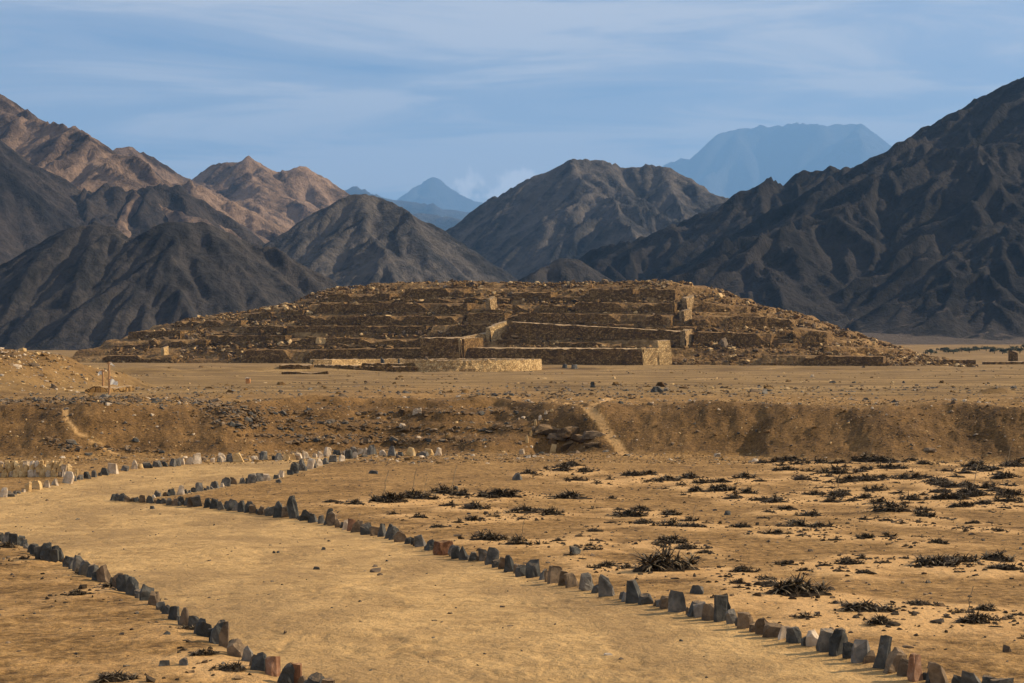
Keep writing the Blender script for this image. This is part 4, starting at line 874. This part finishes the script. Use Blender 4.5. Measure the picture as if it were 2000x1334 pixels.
for zn, lst in zones.items():
    lst.sort(key=lambda q: q[4])
    for i, (x, y, z, wd, px, py, wpx) in enumerate(lst):
        size = 'sprawling' if wpx > 48 else ('medium' if wpx > 26 else 'small')
        e = empty('spiky_tuft', (x, y, float(gzf(x, y))), rt.uniform(-.5, .5))
        tag(e, '%s dark dry tuft, %s from left %s' % (size, ORD(i + 1), zn), 'tuft', 'dry spiky tufts on the sand')
        s = wd * (1.95 if py < 1040 and px > 1400 else 1.75)
        if wpx > 26: o = link('leaves', TV[rt.randrange(8)] if wpx < 44 else TV[4 + rt.randrange(4)], e)
        else: o = link('leaves', TS[rt.randrange(5)] if rt.random() < .5 else TV[rt.randrange(3)], e)
        o.scale = (s, s * .95, s * rt.uniform(.55, .9)); o.rotation_euler = (0, 0, rt.choice((0, math.pi)) + rt.uniform(-.3, .3))
        o = link('dead_leaf_mat', MV[rt.randrange(6)], e); o.scale = (s * .9, s * 1.05, s * rt.uniform(.5, .9)); o.rotation_euler = (0, 0, rt.choice((0, math.pi)))
        if wpx > 34 and rt.random() < .14:
            o = link('flower_stalk', SV[rt.randrange(3)], e); o.scale = (s, s, s * 1.2); o.location = (rt.uniform(-.2, .2) * s, 0, .1 * s)

# ------------------------------------------------------------------ countless small stones
_p = (1 + 5 ** .5) / 2
OCT = np.array([(-1,_p,0),(1,_p,0),(-1,-_p,0),(1,-_p,0),(0,-1,_p),(0,1,_p),(0,-1,-_p),(0,1,-_p),(_p,0,-1),(_p,0,1),(-_p,0,-1),(-_p,0,1)], float) / 1.9
OFC = np.array([(0,11,5),(0,5,1),(0,1,7),(0,7,10),(0,10,11),(1,5,9),(5,11,4),(11,10,2),(10,7,6),(7,1,8),(3,9,4),(3,4,2),(3,2,6),(3,6,8),(3,8,9),(4,9,5),(2,4,11),(6,2,10),(8,6,7),(9,8,1)])
def scatter(nm, pts, size, mats, seed, parent=None, off=(0, 0, 0), label=None):
    rg = np.random.RandomState(seed); n = len(pts)
    a = rg.uniform(0, 2 * np.pi, n); sx = size * rg.uniform(.6, 1.5, n); sy = size * rg.uniform(.5, 1.2, n); szz = size * rg.uniform(.35, .95, n)
    v = OCT[None] * np.stack([sx, sy, szz], -1)[:, None, :] * rg.uniform(.6, 1.15, (n, 12, 1)) + rg.uniform(-.2, .2, (n, 12, 3)) * np.asarray(size).reshape(-1, 1, 1)
    ca, sa = np.cos(a)[:, None], np.sin(a)[:, None]
    v = np.stack([v[..., 0] * ca - v[..., 1] * sa, v[..., 0] * sa + v[..., 1] * ca, v[..., 2]], -1) + np.asarray(pts)[:, None, :] - np.array(off)[None, None]
    f = OFC[None] + (np.arange(n) * 12)[:, None, None]
    mi = np.repeat(rg.randint(0, len(mats), n), 20)
    o = link(nm, mesh_np(nm, v.reshape(-1, 3), f.reshape(-1, 3), mats, False, mi), parent)
    o['kind'] = 'stuff'
    if label: o['label'] = label
    return o
rg = np.random.RandomState(11)
def rand_pts(n, y0, y1, tmin=-.34, tmax=.34, p=2.0):
    Y = (rg.uniform(y0 ** p, y1 ** p, n)) ** (1 / p); X = rg.uniform(tmin, tmax, n) * Y; return X, Y
X, Y = rand_pts(5200, 14, 70); sdp = poly_sd(X, Y, pathpoly); keep = (sdp > .1) | (rg.rand(len(X)) < .24); X, Y = X[keep], Y[keep]
scatter('pebbles', np.stack([X, Y, gzf(X, Y)], -1), rg.gamma(2.0, .0085, len(X)) + .006, [PEB, ST_DARK, PEB, ST_BROWN], 1, label='small pebbles strewn over the sand')
_i = rg.choice(len(TP), 5200, p=np.array([min(1.2, q[3]) for q in TP]) / sum(min(1.2, q[3]) for q in TP)); _t = np.array([q[:4] for q in TP])[_i]
X = _t[:, 0] + rg.normal(0, 1, len(_i)) * (.18 + _t[:, 3] * .55); Y = _t[:, 1] + rg.normal(0, 1, len(_i)) * (.25 + _t[:, 3] * .7); ok = (poly_sd(X, Y, pathpoly) > .15) & (Y < 67); X, Y = X[ok], Y[ok]
scatter('dry_leaf_litter', np.stack([X, Y, gzf(X, Y)], -1), rg.gamma(2.0, .010, len(X)) + .012, [LEAF_D, MAT_D, LEAF_D, ST_UMB], 14, label='dry dark leaf litter blown around the tufts')
X, Y = rand_pts(11000, 66, 82); scatter('bank_gravel', np.stack([X, Y, gzf(X, Y)], -1), rg.gamma(2.0, .011, len(X)) + .012, [ST_UMB, RUBBLE, ST_BROWN, ST_UMB, ST_YEL], 12, label='fine gravel covering the bank')
X, Y = rand_pts(3600, 66, 86); ok = rg.rand(len(X)) < np.where((X > -14) & (X < 3), 1, .55); X, Y = X[ok], Y[ok]
scatter('scree', np.stack([X, Y, gzf(X, Y)], -1), rg.gamma(1.8, .028, len(X)) + .015, [ST_BROWN, ST_DARK, ST_BROWN, RUBBLE, ST_PALE], 2, label='loose stones on the bank')
X, Y = rand_pts(3000, 78, 130); X2 = np.concatenate([X, rg.normal(-.27, .05, 700) * 84, rg.normal(-.22, .06, 600) * 82]); Y2 = np.concatenate([Y, rg.normal(82, 2.5, 700), rg.normal(79, 2, 600)])
scatter('field_stones', np.stack([X2, Y2, gzf(X2, Y2)], -1), rg.gamma(1.6, .035, len(X2)) + .02, [ST_BROWN, ST_DARK, ST_GREY, RUBBLE], 3, label='stones strewn along the top of the bank')
lx, ly = [], []
for (x0, y0, x1, y1, n_, j_) in [(470,822,760,828,130,2), (540,838,900,842,150,2), (500,852,760,856,110,2), (560,866,980,862,120,2.5), (700,812,1010,808,90,2), (760,848,1020,838,80,3), (0,784,170,782,120,3), (160,786,420,782,150,4), (380,792,520,828,190,9), (440,800,620,812,110,4), (420,826,520,838,70,5), (560,748,760,748,60,1), (900,770,1100,776,90,3), (1050,768,1240,775,90,3), (1230,760,1480,772,70,4), (180,876,320,884,60,3), (90,862,170,885,70,5)]:
    f_ = rg.rand(n_); ax = x0 + (x1 - x0) * f_ + rg.normal(0, 3, n_); ay = y0 + (y1 - y0) * f_ + rg.normal(0, j_, n_)
    for p_, q_ in zip(ax, ay):
        h_ = hit(p_, q_, gzf, 60, 200, 500)
        if h_: lx.append(h_[0]); ly.append(h_[1])
lx, ly = np.array(lx), np.array(ly)
scatter('ledge_stones', np.stack([lx, ly, gzf(lx, ly)], -1), (rg.gamma(2.0, .032, len(lx)) + .03), [ST_UMB, ST_DARK, ST_BROWN, ST_UMB], 9, label='dark stones lying in lines along the bank ledges and crest')
X = rg.normal(-38, 6, 2400); Y = rg.normal(112, 5, 2400)
scatter('mound_stones', np.stack([X, Y, gzf(X, Y)], -1), rg.gamma(1.8, .038, len(X)) + .03, [ST_BROWN, ST_YEL, ST_PALE, RUBBLE], 4, label='stones covering the mound at the left edge')
X, Y = rand_pts(5200, 105, 320, p=1.1); ok = fbm(X / 18, Y / 26, 3, 500) > rg.uniform(-.05, .45, len(X)); X, Y = X[ok], Y[ok]
scatter('plain_stones', np.stack([X, Y, gzf(X, Y)], -1), rg.gamma(1.5, .055, len(X)) + .03, [ST_BROWN, MASON, PEB, RUBBLE, ST_YEL, RUBBLE], 5, label='small stones scattered over the plain')
U = rg.uniform(-95, 88, 24000); Vv = rg.uniform(0, 58, 24000); X = U * cT + Vv * sT; Y = OY - U * sT + Vv * cT; Z = envelope(X, Y) - .1
dens = fbm(X / 9, Y / 9, 3, 400); ok = (dens > rg.uniform(-.25, .3, len(X))) & (Z > gzf(X, Y) - .3)
X, Y, Z = X[ok], Y[ok], Z[ok]
scatter('rubble', np.stack([X, Y, Z + rg.uniform(-.1, .25, len(X))], -1), rg.gamma(1.7, .13, len(X)) + .08, [RUBBLE, ST_BROWN, MASON, ST_UMB, RUBBLE, MASON, RUBBLE, MASON, ST_YEL], 6, pyr, (0, OY, -3.1))

# ------------------------------------------------------------------ trees down in the valley at the right
def tree(px, Y, wpx, hpx, seed, label):
    rng = np.random.RandomState(seed); k = Y / F; x = pix_x(px, Y); z = float(gzf(x, Y)); r, hgt = wpx * k * .5, hpx * k
    e = empty('valley_tree', (x, Y, z)); tag(e, label, 'tree', 'trees in the valley at the right')
    bm = bmesh.new(); tube(bm, (0, 0, -.3), (.05, 0, hgt * .55), .16, .09); tube(bm, (0, 0, hgt * .3), (r * .4, 0, hgt * .7), .08, .04); tube(bm, (0, 0, hgt * .35), (-r * .4, .1, hgt * .72), .08, .04)
    link('trunk', bm_mesh('trunk', bm, BARK), e)
    n = 420; ncl = 9; cc = rng.normal(0, 1, (ncl, 3)) * (r * .45, r * .4, hgt * .14) + (0, 0, hgt * .62)
    c = cc[rng.randint(0, ncl, n)] + rng.normal(0, 1, (n, 3)) * (r * .2, r * .2, hgt * .11)
    d1 = rng.normal(0, 1, (n, 3)); d1 /= np.linalg.norm(d1, axis=1)[:, None]; d2 = rng.normal(0, 1, (n, 3)); d2 /= np.linalg.norm(d2, axis=1)[:, None]; s = rng.uniform(.12, .30, n)[:, None]
    V = np.stack([c - d1 * s, c + d2 * s * .6, c + d1 * s, c - d2 * s * .6], 1).reshape(-1, 3)
    link('crown', mesh_np('crown', V, np.arange(n * 4).reshape(-1, 4), GREEN, False), e)
rv = random.Random(31)
xs_ = [1818,1842,1862,1878,1893,1908,1926,1942,1958,1975,1992,2010]
for i, px in enumerate(xs_):
    tree(px, rv.uniform(500, 560), rv.uniform(20, 34), rv.uniform(8, 13), 500 + i, 'dark green tree, %s from left in the valley right of the pyramid' % ORD(i + 1))

# ------------------------------------------------------------------ haze
bm = bmesh.new(); bmesh.ops.create_cube(bm, size=1)
bm.transform(__import__('mathutils').Matrix.Translation((0, 12000, 0)) @ __import__('mathutils').Matrix.Diagonal((52000, 25000, 1, 1)))
for v_ in bm.verts: v_.co.z = -9.0 if v_.co.z < 0 else 2900.0
hm = bpy.data.materials.new('haze'); hm.use_nodes = True; ht = hm.node_tree; ht.nodes.clear()
ho = N(ht, 'ShaderNodeOutputMaterial'); hv = N(ht, 'ShaderNodeVolumePrincipled')
hv.inputs['Color'].default_value = (0.21, 0.45, 0.84, 1); hv.inputs['Density'].default_value = 0.75e-4; hv.inputs['Anisotropy'].default_value = 0.1
ht.links.new(hv.outputs[0], ho.inputs['Volume'])
hz = link('haze', bm_mesh('haze', bm, hm)); hz['kind'] = 'stuff'; hz['label'] = 'thin blue haze over the valley'
print('SCENE BUILT', len(bpy.data.objects), sum(len(m.loops) - 2 * len(m.polygons) for m in bpy.data.meshes))
